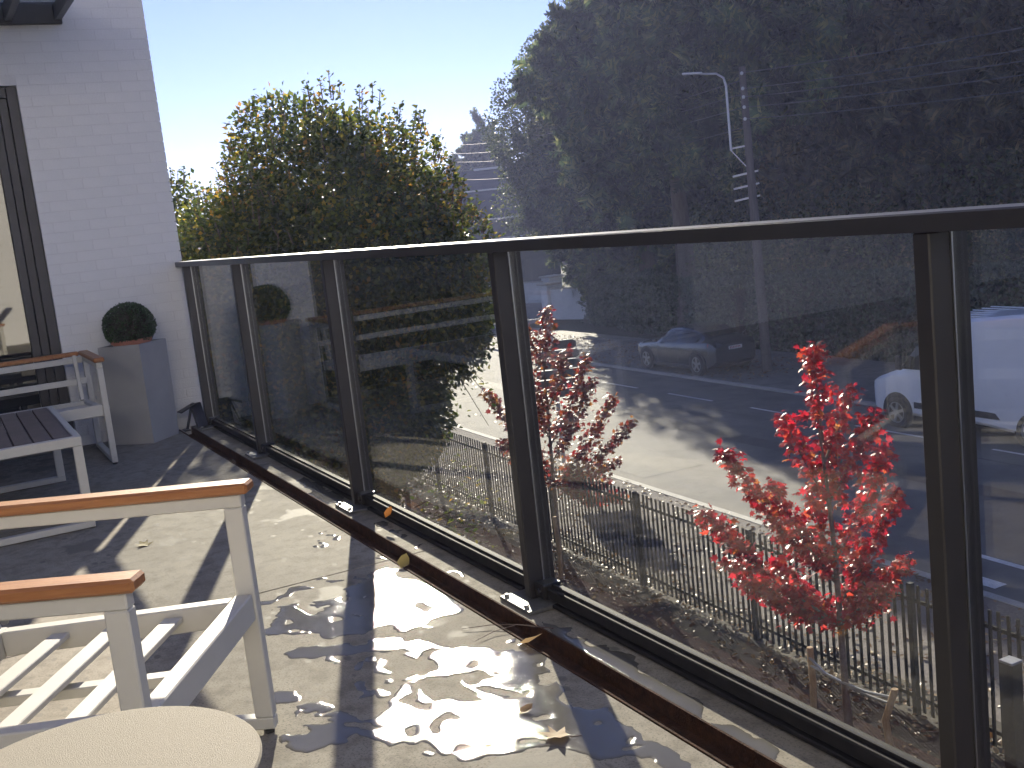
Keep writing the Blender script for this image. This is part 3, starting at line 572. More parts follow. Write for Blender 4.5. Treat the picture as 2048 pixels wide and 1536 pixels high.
BLB = [
(1.688, -0.281), (1.745, -0.269), (1.596, -0.282), (1.683, -0.22), (2.057, -0.07), (2.102, -0.128), (3.152, -0.596), (3.202, -0.562), (3.249, -0.541), (3.057, -0.49), (3.025, -0.485), (2.906, -0.332), (2.867, -0.668), (2.921, -0.669), (3.002, -0.567), (3.045, -0.567), (2.986, -0.603), (3.286, -0.587), (3.328, -0.591), (3.49, -0.684), (3.568, -0.679), (2.995, -0.64), (3.188, -0.652), (3.153, -0.676), (2.23, -0.549), (2.248, -0.427), (2.255, -0.367), (2.193, -0.449), (1.686, -0.014), (1.879, -0.043), (3.22, -0.196), (1.768, -0.369), (2.067, -0.225), (1.703, -0.356)
]
def puddles():
    cs = 0.005; x0, x1, y0, y1 = 0.45, 4.25, -1.0, 0.0
    nx, ny = int((x1 - x0) / cs), int((y1 - y0) / cs)
    gx, gy = np.meshgrid(x0 + cs * np.arange(nx + 1), y0 + cs * np.arange(ny + 1), indexing='ij')
    rg = np.random.default_rng(4)
    def vnoise(f):
        G = rg.random((int((x1 - x0) * f) + 3, int((y1 - y0) * f) + 3)); u = (gx - x0) * f; v = (gy - y0) * f; i = u.astype(int); j = v.astype(int); u = u - i; v = v - j
        u = u * u * (3 - 2 * u); v = v * v * (3 - 2 * v)
        return G[i, j] * (1 - u) * (1 - v) + G[i + 1, j] * u * (1 - v) + G[i, j + 1] * (1 - u) * v + G[i + 1, j + 1] * u * v - 0.5
    def fbm(f): return vnoise(f) + 0.5 * vnoise(f * 2.1) + 0.28 * vnoise(f * 4.3) + 0.16 * vnoise(f * 8.7)
    wx = gx + 0.085 * fbm(9); wy = gy + 0.06 * fbm(10); dry = fbm(13)
    def inside(poly):
        r = np.zeros(wx.shape, bool); n = len(poly)
        for i in range(n):
            (xa, ya), (xb, yb) = poly[i], poly[(i + 1) % n]
            c = ((ya > wy) != (yb > wy)); t = (xb - xa) * (wy - ya) / ((yb - ya) if yb != ya else 1e-9) + xa
            r ^= c & (wx < t)
        return r
    mask = np.zeros(wx.shape, bool)
    for q in PUD.values(): mask |= inside(q)
    for q in HOL: mask &= ~inside(q)
    mask &= dry < 0.40
    rr = random.Random(5)
    for (bx, by) in BLB:
        for _ in range(2):
            a, b = rr.uniform(0.010, 0.028), rr.uniform(0.007, 0.016); ox, oy = rr.uniform(-0.02, 0.02), rr.uniform(-0.02, 0.02)
            mask |= ((wx - bx - ox) / a) ** 2 + ((wy - by - oy) / b) ** 2 < 1
    # the slot swallows the water
    f = mask.astype(float)
    for _ in range(2):
        p = np.pad(f, 1, mode='edge'); f = (p[:-2, 1:-1] + p[2:, 1:-1] + p[1:-1, :-2] + p[1:-1, 2:] + 2 * f) / 6
    f[(gy > -0.209) & (gy < -0.111)] = 0
    p = f.copy()
    for _ in range(4):
        q = np.pad(p, 1, mode='edge'); p = (q[:-2, 1:-1] + q[2:, 1:-1] + q[1:-1, :-2] + q[1:-1, 2:] + 2 * p) / 6
    z = 0.0007 + 0.0008 * np.clip((p - 0.45) / 0.5, 0, 1)
    V = []; F = []; idx = {}
    def vid(key, q):
        if key not in idx: idx[key] = len(V); V.append(q)
        return idx[key]
    iso = 0.5
    for i, j in np.argwhere((f[:-1, :-1] > iso) | (f[1:, :-1] > iso) | (f[1:, 1:] > iso) | (f[:-1, 1:] > iso)):
        cs4 = [(i, j), (i + 1, j), (i + 1, j + 1), (i, j + 1)]; ring = []
        for k in range(4):
            a, b = cs4[k], cs4[(k + 1) % 4]; fa, fb = f[a], f[b]
            if fa > iso: ring.append(vid(a, (gx[a], gy[a], z[a])))
            if (fa > iso) != (fb > iso):
                t = (iso - fa) / (fb - fa); ring.append(vid((min(a, b), max(a, b)), (gx[a] + t * (gx[b] - gx[a]), gy[a] + t * (gy[b] - gy[a]), 0.0004)))
        if len(ring) >= 3: F.append(ring)
    # one object for each connected sheet
    par = list(range(len(V)))
    def find(a):
        while par[a] != a: par[a] = par[par[a]]; a = par[a]
        return a
    for r in F:
        a = find(r[0])
        for q in r[1:]: par[find(q)] = a
    groups = {}
    for r in F: groups.setdefault(find(r[0]), []).append(r)
    return V, groups
_V, _G = puddles()
big = sorted(_G.values(), key=len, reverse=True)
PLAB = {}
def puddle(name, faces):
    m = MB(); mp = {}
    for r in faces:
        for q in r:
            if q not in mp: mp[q] = len(m.v); m.v.append(_V[q])
        m.f.append(tuple(mp[q] for q in r))
    o = obj(name, m, 'water', smooth=60); return o
drops = []
for fcs in big:
    if len(fcs) < 150: drops += fcs; continue
    puddle('puddle', fcs)['kind'] = 'structure'
o = puddle('splashes', drops); o['kind'] = 'stuff'; tag(o, 'small splashes and drops of water scattered on the terrace', 'splashes')

# ================================================================== FURNITURE ON THE TERRACE
def lounge(name, label, cat, loc, rz, wid, dep, nslat, mid):
    """aluminium lounge seat: local +Y is the front, +X its right hand; origin on the floor at the middle of the seat"""
    t = thing(name, label, cat, loc, rz, None); w = wid / 2; y0, y1 = -dep / 2, dep / 2; A = 0.598; tb = 0.034
    for sx in (-1, 1):
        x = sx * (w - tb / 2)
        af = MB(); af.box(x - tb / 2, x + tb / 2, y0, y1, 0.012, 0.042, 0.003); obj('sled', af, 'whitemetal', t)
        obj('leg', MB().box(x - tb / 2, x + tb / 2, y1 - 0.045, y1, 0.0425, 0.5655, 0.003), 'whitemetal', t)
        obj('leg', MB().box(x - tb / 2, x + tb / 2, y0, y0 + 0.045, 0.0425, 0.5655, 0.003), 'whitemetal', t)
        obj('arm_bar', MB().box(x - tb / 2, x + tb / 2, y0, y1, 0.566, A, 0.003), 'whitemetal', t)
        ar = obj('armrest', MB().box(x - 0.030, x + 0.030, y0 - 0.02, y1 + 0.022, A + 0.001, A + 0.027, 0.006), 'teak', t)
        for yy in (y0 + 0.02, y1 - 0.02):
            obj('foot', MB().lathe([(0.013, 0.0), (0.014, 0.012)], 10, (x, yy, 0)), 'blackplastic', t)
        for yy, zz in ((y1 - 0.022, 0.33), (y0 + 0.10, 0.33)):
            obj('bolt', MB().lathe([(0.011, 0), (0.011, -sx * 0.004), (0.006, -sx * 0.004), (0.005, -sx * 0.002)], 12, (x - sx * (tb / 2 + 0.0003), yy, zz), 'x'), 'steel', t)
            obj('bolt', MB().lathe([(0.011, 0), (0.011, sx * 0.004), (0.006, sx * 0.004), (0.005, sx * 0.002)], 12, (x + sx * (tb / 2 + 0.0003), yy, zz), 'x'), 'steel', t)
    xi = w - tb - 0.001
    obj('front_rail', MB().box(-xi, xi, y1 - 0.048, y1 - 0.006, 0.29, 0.355, 0.003), 'whitemetal', t)
    yb = y0 + 0.13
    obj('rear_rail', MB().box(-xi, xi, yb - 0.03, yb, 0.262, 0.327, 0.003), 'whitemetal', t)
    for sx in (-1, 1):
        obj('side_rail', MB().beam((sx * (xi - 0.02), y1 - 0.05, 0.322), (sx * (xi - 0.02), yb + 0.001, 0.296), 0.038, 0.06, 0.003), 'whitemetal', t)
    n = nslat
    for i in range(n):
        fy = (i + 1) / (n + 1); y = yb + 0.01 + fy * (y1 - 0.06 - yb); z = 0.335 - 0.026 * (1 - fy)
        obj('slat', MB().box(-xi + 0.041, xi - 0.041, y - 0.022, y + 0.022, z - 0.014, z, 0.002), 'whitemetal', t)
    for k in range(mid):
        x = -xi + (k + 1) * 2 * xi / (mid + 1)
        obj('support', MB().beam((x, y1 - 0.05, 0.294), (x, yb + 0.002, 0.27), 0.035, 0.022, 0.002), 'whitemetal', t)
    # raked backrest
    for sx in (-1, 1):
        obj('back_stile', MB().beam((sx * (xi - 0.045), yb - 0.016, 0.330), (sx * (xi - 0.045), y0 + 0.025, 0.60), 0.042, 0.022, 0.002, up=(1, 0, 0)), 'whitemetal', t)
    for z, yo in ((0.445, 0.074), (0.575, 0.031)):
        obj('back_rail', MB().beam((-xi, y0 + yo, z), (xi, y0 + yo, z), 0.02, 0.036, 0.002), 'whitemetal', t)
    obj('back_cap', MB().box(-w - 0.013 + 0.062, w + 0.013 - 0.062, y0 - 0.022, y0 + 0.036, A + 0.001, A + 0.027, 0.006), 'teak', t)
    return t
# armchair by the camera: its far front leg stands at (3.20,-0.92), it looks at the railing
F = Vector((0.515, 0.857, 0)).normalized(); Rr = Vector((F.y, -F.x, 0))
wid, dep = 0.70, 0.74
c = Vector((3.215, -0.915, 0)) + Rr * (wid / 2) - F * (dep / 2)
lounge('lounge_chair', 'white metal lounge chair with teak armrests in the sun, beside the round table', 'armchair', c, math.atan2(F.y, F.x) - math.pi / 2, wid, dep, 3, 1)
# sofa along the wall in the shade
lounge('lounge_sofa', 'white metal lounge sofa with teak rail in the shade against the house wall', 'sofa', (-1.19, -1.46, 0), -math.pi / 2, 1.5, 0.70, 5, 2)

t = thing('coffee_table', 'low white frame coffee table with dark brown slatted top in the shade', 'coffee table', (0, -1.41, 0))
X0, X1, Y0, Y1, ZT = -0.64, 0.65, -1.80, -1.02, 0.42
for x in (X0, X1 - 0.04):
    obj('sled', MB().box(x, x + 0.04, Y0, Y1, 0.004, 0.034, 0.003), 'whitemetal', t, local=False)
    for y in (Y0, Y1 - 0.04): obj('leg', MB().box(x, x + 0.04, y, y + 0.04, 0.0345, ZT - 0.0455, 0.003), 'whitemetal', t, local=False)
    obj('end_rail', MB().box(x, x + 0.04, Y0, Y1, ZT - 0.045, ZT - 0.002, 0.003), 'whitemetal', t, local=False)
for y in (Y0, Y1 - 0.03): obj('side_rail', MB().box(X0 + 0.041, X1 - 0.041, y, y + 0.03, ZT - 0.045, ZT - 0.002, 0.003), 'whitemetal', t, local=False)
nsl = 9; pw = (Y1 - 0.031 - (Y0 + 0.031)) / nsl
for i in range(nsl):
    y = Y0 + 0.031 + i * pw
    obj('slat', MB().box(X0 + 0.042, X1 - 0.042, y + 0.003, y + pw - 0.003, ZT - 0.022, ZT, 0.0025), 'slat', t, local=False)

t = thing('side_table', 'small round beige side table at the bottom edge of the view', 'side table', (4.403, -1.41, 0))
pr = [(0.0, 0.540), (0.192, 0.540), (0.200, 0.541), (0.2035, 0.544), (0.204, 0.547), (0.2015, 0.5498), (0.195, 0.550), (0.0, 0.550)]
obj('table_top', MB().lathe(pr[1:-1], 96), 'table', t, smooth=40)
obj('column', MB().lathe([(0.02, 0.012), (0.02, 0.54)], 20), 'whitemetal', t, smooth=40)
obj('base', MB().lathe([(0.17, 0.0), (0.17, 0.008), (0.16, 0.012), (0.02, 0.0125)], 48), 'whitemetal', t, smooth=40)

# planter with a clipped box ball
t = thing('planter', 'tall square grey planter standing cornerwise against the white wall', 'planter', (-1.532, -0.432, 0), R(45 + 2))
a = 0.149; b = 0.142
outer = [[(-b, -b, 0.0), (b, -b, 0.0), (b, b, 0.0), (-b, b, 0.0)], [(-a, -a, 0.625), (a, -a, 0.625), (a, a, 0.625), (-a, a, 0.625)], [(-a + .002, -a + .002, 0.628), (a - .002, -a + .002, 0.628), (a - .002, a - .002, 0.628), (-a + .002, a - .002, 0.628)],
         [(-a + .018, -a + .018, 0.628), (a - .018, -a + .018, 0.628), (a - .018, a - .018, 0.628), (-a + .018, a - .018, 0.628)], [(-a + .02, -a + .02, 0.56), (a - .02, -a + .02, 0.56), (a - .02, a - .02, 0.56), (-a + .02, a - .02, 0.56)]]
obj('planter_body', MB().loft(outer), 'planter', t)
t = thing('box_ball', 'round clipped dark green box ball in a red pot in the planter', 'plant', (-1.532, -0.432, 0.56))
obj('pot', MB().lathe([(0.10, 0.001), (0.115, 0.07), (0.125, 0.072), (0.127, 0.095), (0.118, 0.097), (0.112, 0.085), (0.0, 0.084)][:-1], 32), 'terracotta', t, smooth=40)
n = 5200; d = unit(RNG.normal(size=(n, 3))); d = d[d[:, 2] > -0.75]; n = len(d); P = d * (0.148 + 0.007 * RNG.random(n) ** 2)[:, None] * (1 + 0.02 * np.sin(d[:, 0:1] * 9 + d[:, 2:3] * 7)); P[:, 2] *= 0.92; P[:, 2] += 0.178
V, Fc = scatter(P, unit(d + RNG.normal(size=(n, 3)) * 0.6), RNG.normal(size=(n, 3)), 0.010 + 0.008 * RNG.random(n), LEAF_V, LEAF_F)
npmesh('foliage', V, Fc, 'box', t)
obj('inner_bush', MB().lathe([(0.05, 0.05), (0.11, 0.09), (0.137, 0.15), (0.14, 0.19), (0.12, 0.25), (0.07, 0.295), (0.01, 0.308)], 24), 'soil', t, smooth=60)

# small black prop by the end post
t = thing('garden_spotlight', 'small black metal ground spotlight leaning by the end post of the railing', 'spotlight', (-1.60, -0.13, 0))
obj('lamp_body', MB().beam((-1.53, -0.075, 0.01), (-1.625, -0.085, 0.165), 0.07, 0.03, 0.004), 'rail', t, local=False)
obj('lamp_hood', MB().beam((-1.62, -0.085, 0.168), (-1.60, -0.20, 0.125), 0.075, 0.008, 0.002), 'rail', t, local=False)
obj('strut', MB().beam((-1.60, -0.115, 0.157), (-1.59, -0.165, 0.008), 0.016, 0.012), 'rail', t, local=False)
obj('foot', MB().box(-1.635, -1.55, -0.19, -0.15, 0.001, 0.009, 0.002), 'rail', t, local=False)

# fallen leaves, each on its own
def dead_leaf(loc, s, rz, tx, ty, curl, label, col, maple=False, stem=0.0):
    tv, tf = (MAPLE_V, MAPLE_F) if maple else (LEAF_V, LEAF_F)
    m = MB(); vs = []
    for (x, y, z) in tv:
        x, y = x * s, (y - 0.5) * s; r2 = (x * x + y * y) / (s * s)
        vs.append((x, y, z * s * 0.5 + curl * s * r2 * (1.2 if (x > 0) else 0.7) + 0.006 * math.sin(x * 170) * math.cos(y * 150)))
    m.add(vs, tf)
    t = thing('dead_leaf', label, 'leaf', loc, rz, 'fallen leaves on the terrace')
    t.rotation_euler = (tx, ty, rz)
    zmin = min((Matrix.Rotation(ty, 3, 'Y') @ (Matrix.Rotation(tx, 3, 'X') @ Vector(q))).z for q in vs); t.location = (loc[0], loc[1], loc[2] - zmin * 0.6)
    obj('blade', m, col, t, smooth=80)
    if stem: obj('stem', MB().tube([(0, -0.5 * s, 0.003), (0.004, -0.5 * s - stem * 0.5, 0.008), (0.012, -0.5 * s - stem, 0.0)], [0.0012, 0.001, 0.0008], 5), 'twig', t)
for nm, cols in (('deadleaf_tan', [(0, (0.42, 0.27, 0.13)), (1, (0.50, 0.34, 0.19))]), ('deadleaf_orange', [(0, (0.55, 0.20, 0.04)), (1, (0.62, 0.26, 0.06))]), ('deadleaf_olive', [(0, (0.33, 0.26, 0.09)), (1, (0.40, 0.31, 0.13))])):
    MT[nm] = leafmat(nm, cols, 0.35, 0.55, 0.3)
dead_leaf((1.735, -0.038, 0.048), 0.055, 0.6, 0.8, 0.2, 0.5, 'small orange leaf caught on the bottom rail between two posts', 'deadleaf_orange')
dead_leaf((2.25, -0.19, 0.004), 0.075, 1.0, 0.55, 0.3, 0.6, 'curled olive leaf lying across the rusty drain above the sun glare', 'deadleaf_olive')
dead_leaf((3.19, -0.195, 0.004), 0.075, -0.5, 0.35, -0.5, 0.6, 'curled tan leaf lying in the rusty drain beside the near base plate', 'deadleaf_tan')
dead_leaf((3.545, -0.405, 0.004), 0.045, 0.3, 0.25, 0.3, 0.7, 'small brown leaf on the wet floor above the crumpled leaf', 'deadleaf_tan')
dead_leaf((3.70, -0.42, 0.004), 0.075, 2.5, 0.15, 0.2, 0.55, 'crumpled tan maple leaf with a stem on the wet floor', 'deadleaf_tan', True, 0.05)
dead_leaf((1.15, -0.90, 0.002), 0.07, 1.9, 0.2, 0.1, 0.5, 'pale curled leaf on the dry floor near the tip of the wall shadow', 'deadleaf_olive', True, 0.05)
tw_ = thing('twig', 'thin dry twig lying across the rusty drain near the base plate', 'twig', (3.02, -0.2, 0))
obj('stem', MB().tube([(3.15, -0.10, 0.008), (3.06, -0.17, 0.012), (3.00, -0.225, 0.009), (2.96, -0.30, 0.006)], [0.0016, 0.0014, 0.0012, 0.0008], 5), 'twig', tw_, local=False)
obj('side_twig', MB().tube([(3.06, -0.17, 0.012), (3.05, -0.24, 0.008), (3.07, -0.31, 0.005)], [0.0012, 0.001, 0.0007], 5), 'twig', tw_, local=False)

# ================================================================== GARDEN FENCE
fe = thing('picket_fence', 'dark metal picket fence between the garden and the street', 'fence', (-6, sy(-6, 6.42), -4.2))
pk = bpy.data.meshes.new('picket'); _m = MB().box(-0.019, 0.019, -0.008, 0.008, 0.0, 1.33, 0.003); pk.from_pydata(_m.v, [], _m.f); pk.materials.append(MT['fence'])
FY = 6.42; posts = [0.75 - 2.52 * i for i in range(-1, 8)]
x = 1.9
while x > -16.6:
    if min(abs(x - q) for q in posts) > 0.05:
        o = bpy.data.objects.new('picket', pk); link(o, fe); o.location = Vector((x, sy(x, FY), -4.15 + random.uniform(-0.006, 0.006))) - fe.location; o.rotation_euler = (0, random.uniform(-0.006, 0.006), -0.03)
    x -= 0.105
for q in posts:
    if q > -16.7: obj('fence_post', MB().box(q - 0.03, q + 0.03, sy(q, FY) - 0.03, sy(q, FY) + 0.03, -4.2, -2.815, 0.004), 'fence', fe, local=False)
for z in (-4.02, -3.0):
    obj('fence_rail', MB().beam((2.0, sy(2.0, FY + 0.025), z), (-16.7, sy(-16.7, FY + 0.025), z), 0.02, 0.04, 0.003), 'fence', fe, local=False)
t = thing('bollard', 'dark square bollard in front of the picket fence by the right edge', 'bollard', (-0.32, 6.12, -4.2)); obj('column', MB().box(-0.42, -0.30, 6.06, 6.18, -4.2, -3.08, 0.006), 'fence', t, local=False); obj('cap', MB().box(-0.428, -0.292, 6.052, 6.188, -3.0795, -3.055, 0.004), 'galv', t, local=False)

# ================================================================== STREET THINGS
# utility pole with lamp arm
PB = Vector((-21.04, 21.15, -4.55))
t = thing('utility_pole', 'tall weathered wooden utility pole with cross arms and lamp bracket', 'utility pole', PB)
obj('pole', MB().tube([PB, PB + Vector((-0.03, -0.03, 5)), PB + Vector((-0.06, -0.06, 9.35))], [0.16, 0.135, 0.10], 14), 'polewood', t, local=False, smooth=50)
for z in (1.6, 1.22, 0.85):
    obj('cross_arm', MB().beam((-21.42, 20.68, z - 0.03), (-20.92, 21.28, z + 0.07), 0.05, 0.06, 0.004), 'galv', t, local=False)
for z in (4.55, 4.1, 3.85, 3.55, 3.2):
    obj('insulator', MB().lathe([(0.03, 0), (0.05, 0.03), (0.05, 0.07), (0.02, 0.10)], 10, (-21.0, 20.98, z)), 'render', t, local=False)
t = thing('street_lamp', 'slim galvanised street lamp arm fixed to the utility pole', 'street lamp', (-21.42, 20.70, 2.4))
obj('mast', MB().tube([(-21.42, 20.70, 2.36), (-21.43, 20.70, 4.3), (-21.47, 20.66, 4.55), (-21.60, 20.50, 4.70), (-21.9, 20.14, 4.75)], [0.04, 0.038, 0.036, 0.034, 0.03], 10), 'galv', t, local=False, smooth=60)
obj('lamp_head', MB().beam((-21.86, 20.18, 4.77), (-22.25, 19.71, 4.82), 0.16, 0.07, 0.02), 'galv', t, local=False)
obj('bracket', MB().beam((-21.42, 20.70, 2.42), (-21.06, 21.10, 2.46), 0.05, 0.05), 'galv', t, local=False)
obj('bracket', MB().beam((-21.42, 20.70, 2.36), (-21.10, 21.06, 1.75), 0.03, 0.03), 'galv', t, local=False)
def wire(p0, p1, sag, label):
    p0, p1 = Vector(p0), Vector(p1); pts = []
    for i in range(25):
        u = i / 24; q = p0.lerp(p1, u); q.z -= sag * 4 * u * (1 - u); pts.append(q)
    tag(obj('overhead_wire', MB().tube(pts, 0.013, 5), 'wire', smooth=80), label, 'wire', 'overhead wires on the utility pole')
top = PB + Vector((-0.05, -0.12, 0))
for zl, zr, n_, ex in ((4.62, 4.25, 'topmost', 1.15), (4.15, 3.62, 'second highest', 0.72), (3.9, 3.5, 'third highest', 0.58), (3.6, 2.95, 'fourth highest', 0.1), (3.25, 2.45, 'lowest', -0.2)):
    wire((top.x + 0.05, top.y, zl), (24, 19.6, zl + 0.2), 0.95, n_ + ' overhead wire running right from the utility pole across the dark trees')
for zl, z2, n_ in ((4.4, 7.1, 'topmost'), (4.0, 6.5, 'second'), (3.6, 5.9, 'third'), (3.0, 4.6, 'lowest')):
    wire((top.x - 0.05, top.y, zl), (-72, 33.0, z2), 0.7, n_ + ' overhead wire running left from the utility pole towards the dark house')

# direction sign seen from behind
t = thing('direction_sign', 'stack of dark direction sign panels seen from behind on a grey post', 'road sign', (-15.25, 10.35, -4.46))
d = Vector((0.49, 0.87, 0)).normalized(); nrm = Vector((d.y, -d.x, 0))
obj('sign_post', MB().tube([(-15.3, 10.3, -4.46), (-15.3, 10.3, -1.35)], 0.045, 10), 'galv', t, local=False, smooth=50)
for k in range(6):
    z0 = -2.93 + 0.215 * k; L = 0.98 if k < 5 else 0.9; c0 = Vector((-15.25, 10.35, z0)) - nrm * 0.0 + d * 0.02
    poly = [c0 - d * (L * 0.5), c0 + d * (L * 0.42), c0 + d * (L * 0.5) + Vector((0, 0, 0.035)), c0 + d * (L * 0.5) + Vector((0, 0, 0.145)), c0 + d * (L * 0.42) + Vector((0, 0, 0.18)), c0 - d * (L * 0.5) + Vector((0, 0, 0.18))]
    poly = [q + nrm * 0.05 for q in poly]
    sp = obj('sign_panel', MB().prism(poly, nrm * 0.03), 'signback', t, local=False)
    obj('rim', MB().beam(c0 - d * (L * 0.5) + Vector((0, 0, 0.186)) + nrm * 0.065, c0 + d * (L * 0.42) + Vector((0, 0, 0.186)) + nrm * 0.065, 0.034, 0.010), 'signedge', sp, local=False)

# white garden walls, piers and gate across the street
t = thing('garden_wall', 'white rendered garden wall with a pier at the far side of the street', 'garden wall', (-56, 31.5, -4.55))
obj('wall', MB().beam((-60.5, 29.3, -3.90), (-54.9, 32.7, -3.90), 0.25, 1.30), 'render', t, local=False)
obj('coping', MB().beam((-60.5, 29.3, -3.215), (-54.9, 32.7, -3.215), 0.34, 0.07), 'capstone', t, local=False)
obj('pier', MB().box(-55.3, -54.3, 32.4, 33.3, -4.55, -3.0), 'render', t, local=False); obj('pier_cap', MB().box(-55.42, -54.18, 32.28, 33.42, -3.0, -2.88, 0.02), 'capstone', t, local=False)
t = thing('gate_pier_wall', 'short white gate wall with two piers and pale caps beside the dark hedge', 'garden wall', (-43.5, 27.6, -4.55))
obj('pier', MB().box(-45.6, -44.9, 26.9, 27.6, -4.55, -2.72), 'render', t, local=False); obj('pier_cap', MB().box(-45.75, -44.75, 26.75, 27.75, -2.72, -2.6, 0.02), 'capstone', t, local=False)
obj('wall', MB().beam((-44.9, 27.2, -3.75), (-41.9, 28.1, -3.75), 0.25, 1.60), 'render', t, local=False); obj('coping', MB().beam((-44.9, 27.2, -2.90), (-41.9, 28.1, -2.90), 0.42, 0.09), 'capstone', t, local=False)
obj('pier', MB().box(-44.4, -43.7, 29.9, 30.6, -4.55, -2.2), 'render', t, local=False); obj('pier_cap', MB().box(-44.55, -43.55, 29.75, 30.75, -2.2, -2.06, 0.02), 'capstone', t, local=False)
t = thing('garden_gate', 'grey wooden garden gate standing ajar between the white piers', 'gate', (-47.5, 28.6, -4.55))
for k in range(7):
    q = Vector((-46.0, 27.2, 0)).lerp(Vector((-49.2, 29.6, 0)), (k + 0.5) / 7); obj('gate_board', MB().beam(q + Vector((0, 0, -4.48)), q + Vector((0, 0, -3.15)), 0.03, 0.30, 0.004, up=(-0.8, 0.6, 0)), 'gatewood', t, local=False)
for z in (-4.2, -3.4): obj('gate_rail', MB().beam((-46.0, 27.13, z), (-49.2, 29.53, z), 0.04, 0.10), 'gatewood', t, local=False)
# a far dark house
t = thing('dark_house', 'far house with dark slate cladding and thin white bands behind the hedge tree', 'house', (-60, 33, -4.6))
hx = Vector((-66.0, 20.6, 0)); hd = (Vector((-59.2, 36.2, 0)) - hx).normalized(); hn = Vector((-hd.y, hd.x, 0))
LEN = 17.0
def course(z0, z1, off, n, mat='slate'):
    m = MB()
    for k in range(n):
        a = z0 + (z1 - z0) * k / n; b = z0 + (z1 - z0) * (k + 1) / n; o0 = off(a) - 0.02; o1 = off(b) + 0.02
        p = [hx + hn * o0 + Vector((0, 0, a)), hx + hn * o1 + Vector((0, 0, b))]
        m.add([p[0], p[0] + hd * LEN, p[1] + hd * LEN, p[1], p[1] - hn * 0.06, p[1] - hn * 0.06 + hd * LEN], [(0, 1, 2, 3), (3, 2, 5, 4)])
    return m
bodyo = obj('wall', MB().beam(hx + hn * 4.2 + Vector((0, 0, -2.3)), hx + hn * 4.2 + hd * LEN + Vector((0, 0, -2.3)), 8.0, 4.6), 'slate', t, local=False)
rf = obj('roof', course(1.05, 4.45, lambda z: (z - 1.05) * 1.0, 16), 'slate', t, local=False)
wb = obj('cladding', course(-1.9, 0.95, lambda z: 0.12, 12), 'slate', t, local=False)
for z, o_ in ((3.02, 1.9), (1.02, -0.14), (-0.32, 0.0)):
    obj('white_band', MB().beam(hx + hn * o_ + Vector((0, 0, z)), hx + hn * o_ + hd * LEN + Vector((0, 0, z)), 0.12, 0.10), 'trim', t, local=False)
obj('ridge', MB().beam(hx + hn * 3.4 + hd * 12 + Vector((0, 0, 4.5)), hx + hn * 3.4 + hd * LEN + Vector((0, 0, 4.5)), 0.3, 0.14), 'trim', t, local=False)

# ------------------------------------------------------------------ vehicles
def wheel(t, x, y, r, w, sy_, spokes=5):
    """sy_: -1 for the side facing -y"""
    tb = obj('wheel', MB().lathe([(r * 0.66, -w / 2 + 0.02), (r * 0.70, -w / 2), (r * 0.95, -w / 2), (r, -w / 2 + 0.03), (r, w / 2 - 0.03), (r * 0.95, w / 2), (r * 0.70, w / 2), (r * 0.66, w / 2 - 0.02)], 32, (x, y, r), 'y', False), 'tyre', t, smooth=35)
    yy = y + sy_ * (w * 0.5 - 0.022); rm_ = MB().lathe([(r * 0.70, -0.012), (r * 0.70, 0.012), (r * 0.61, 0.012), (r * 0.61, -0.012), (r * 0.70, -0.012)], 32, (x, yy, r), 'y', False)
    for k in range(spokes):
        a = 2 * math.pi * k / spokes + 0.3; rm_.beam((x + 0.04 * math.cos(a), yy, r + 0.04 * math.sin(a)), (x + r * 0.64 * math.cos(a), yy, r + r * 0.64 * math.sin(a)), 0.07, 0.022, up=(0, 1, 0))
    rm_.lathe([(0.06, -0.014), (0.06, 0.014)], 12, (x, yy, r), 'y'); obj('rim', rm_, 'rim', tb)
    obj('brake_disc', MB().lathe([(r * 0.66, -0.006), (r * 0.66, 0.006)], 24, (x, yy - sy_ * 0.035, r), 'y'), 'blackplastic', tb)
def ring(x, w, zb, belt, top, tw, bulge=1.0):
    half = [(w * 0.86, zb), (w * 0.97, zb + 0.06), (w * bulge, zb + (belt - zb) * 0.5), (w * 0.985, belt - 0.06), (w * 0.955, belt), (tw + (w * 0.955 - tw) * 0.12, top - 0.075), (tw * 0.93, top - 0.03), (tw * 0.6, top), (0, top + 0.012)]
    pts = [(x, -a, b) for a, b in half] + [(x, a, b) for a, b in half[-2::-1]]
    return pts
def spline(st, n):
    st = np.array(st, float); xs = st[:, 0]; out = []; xx = np.linspace(xs[0], xs[-1], n)
    cols = []
    for c_ in range(1, st.shape[1]):
        y = st[:, c_]; m = np.gradient(y, xs); v = []
        for q in xx:
            i = min(max(np.searchsorted(xs, q) - 1, 0), len(xs) - 2); h_ = xs[i + 1] - xs[i]; u = (q - xs[i]) / h_
            v.append((2 * u**3 - 3 * u**2 + 1) * y[i] + (u**3 - 2 * u**2 + u) * h_ * m[i] * 0.7 + (-2 * u**3 + 3 * u**2) * y[i + 1] + (u**3 - u**2) * h_ * m[i + 1] * 0.7)
        cols.append(v)
    return [tuple([q] + [c_[i] for c_ in cols]) for i, q in enumerate(xx)]
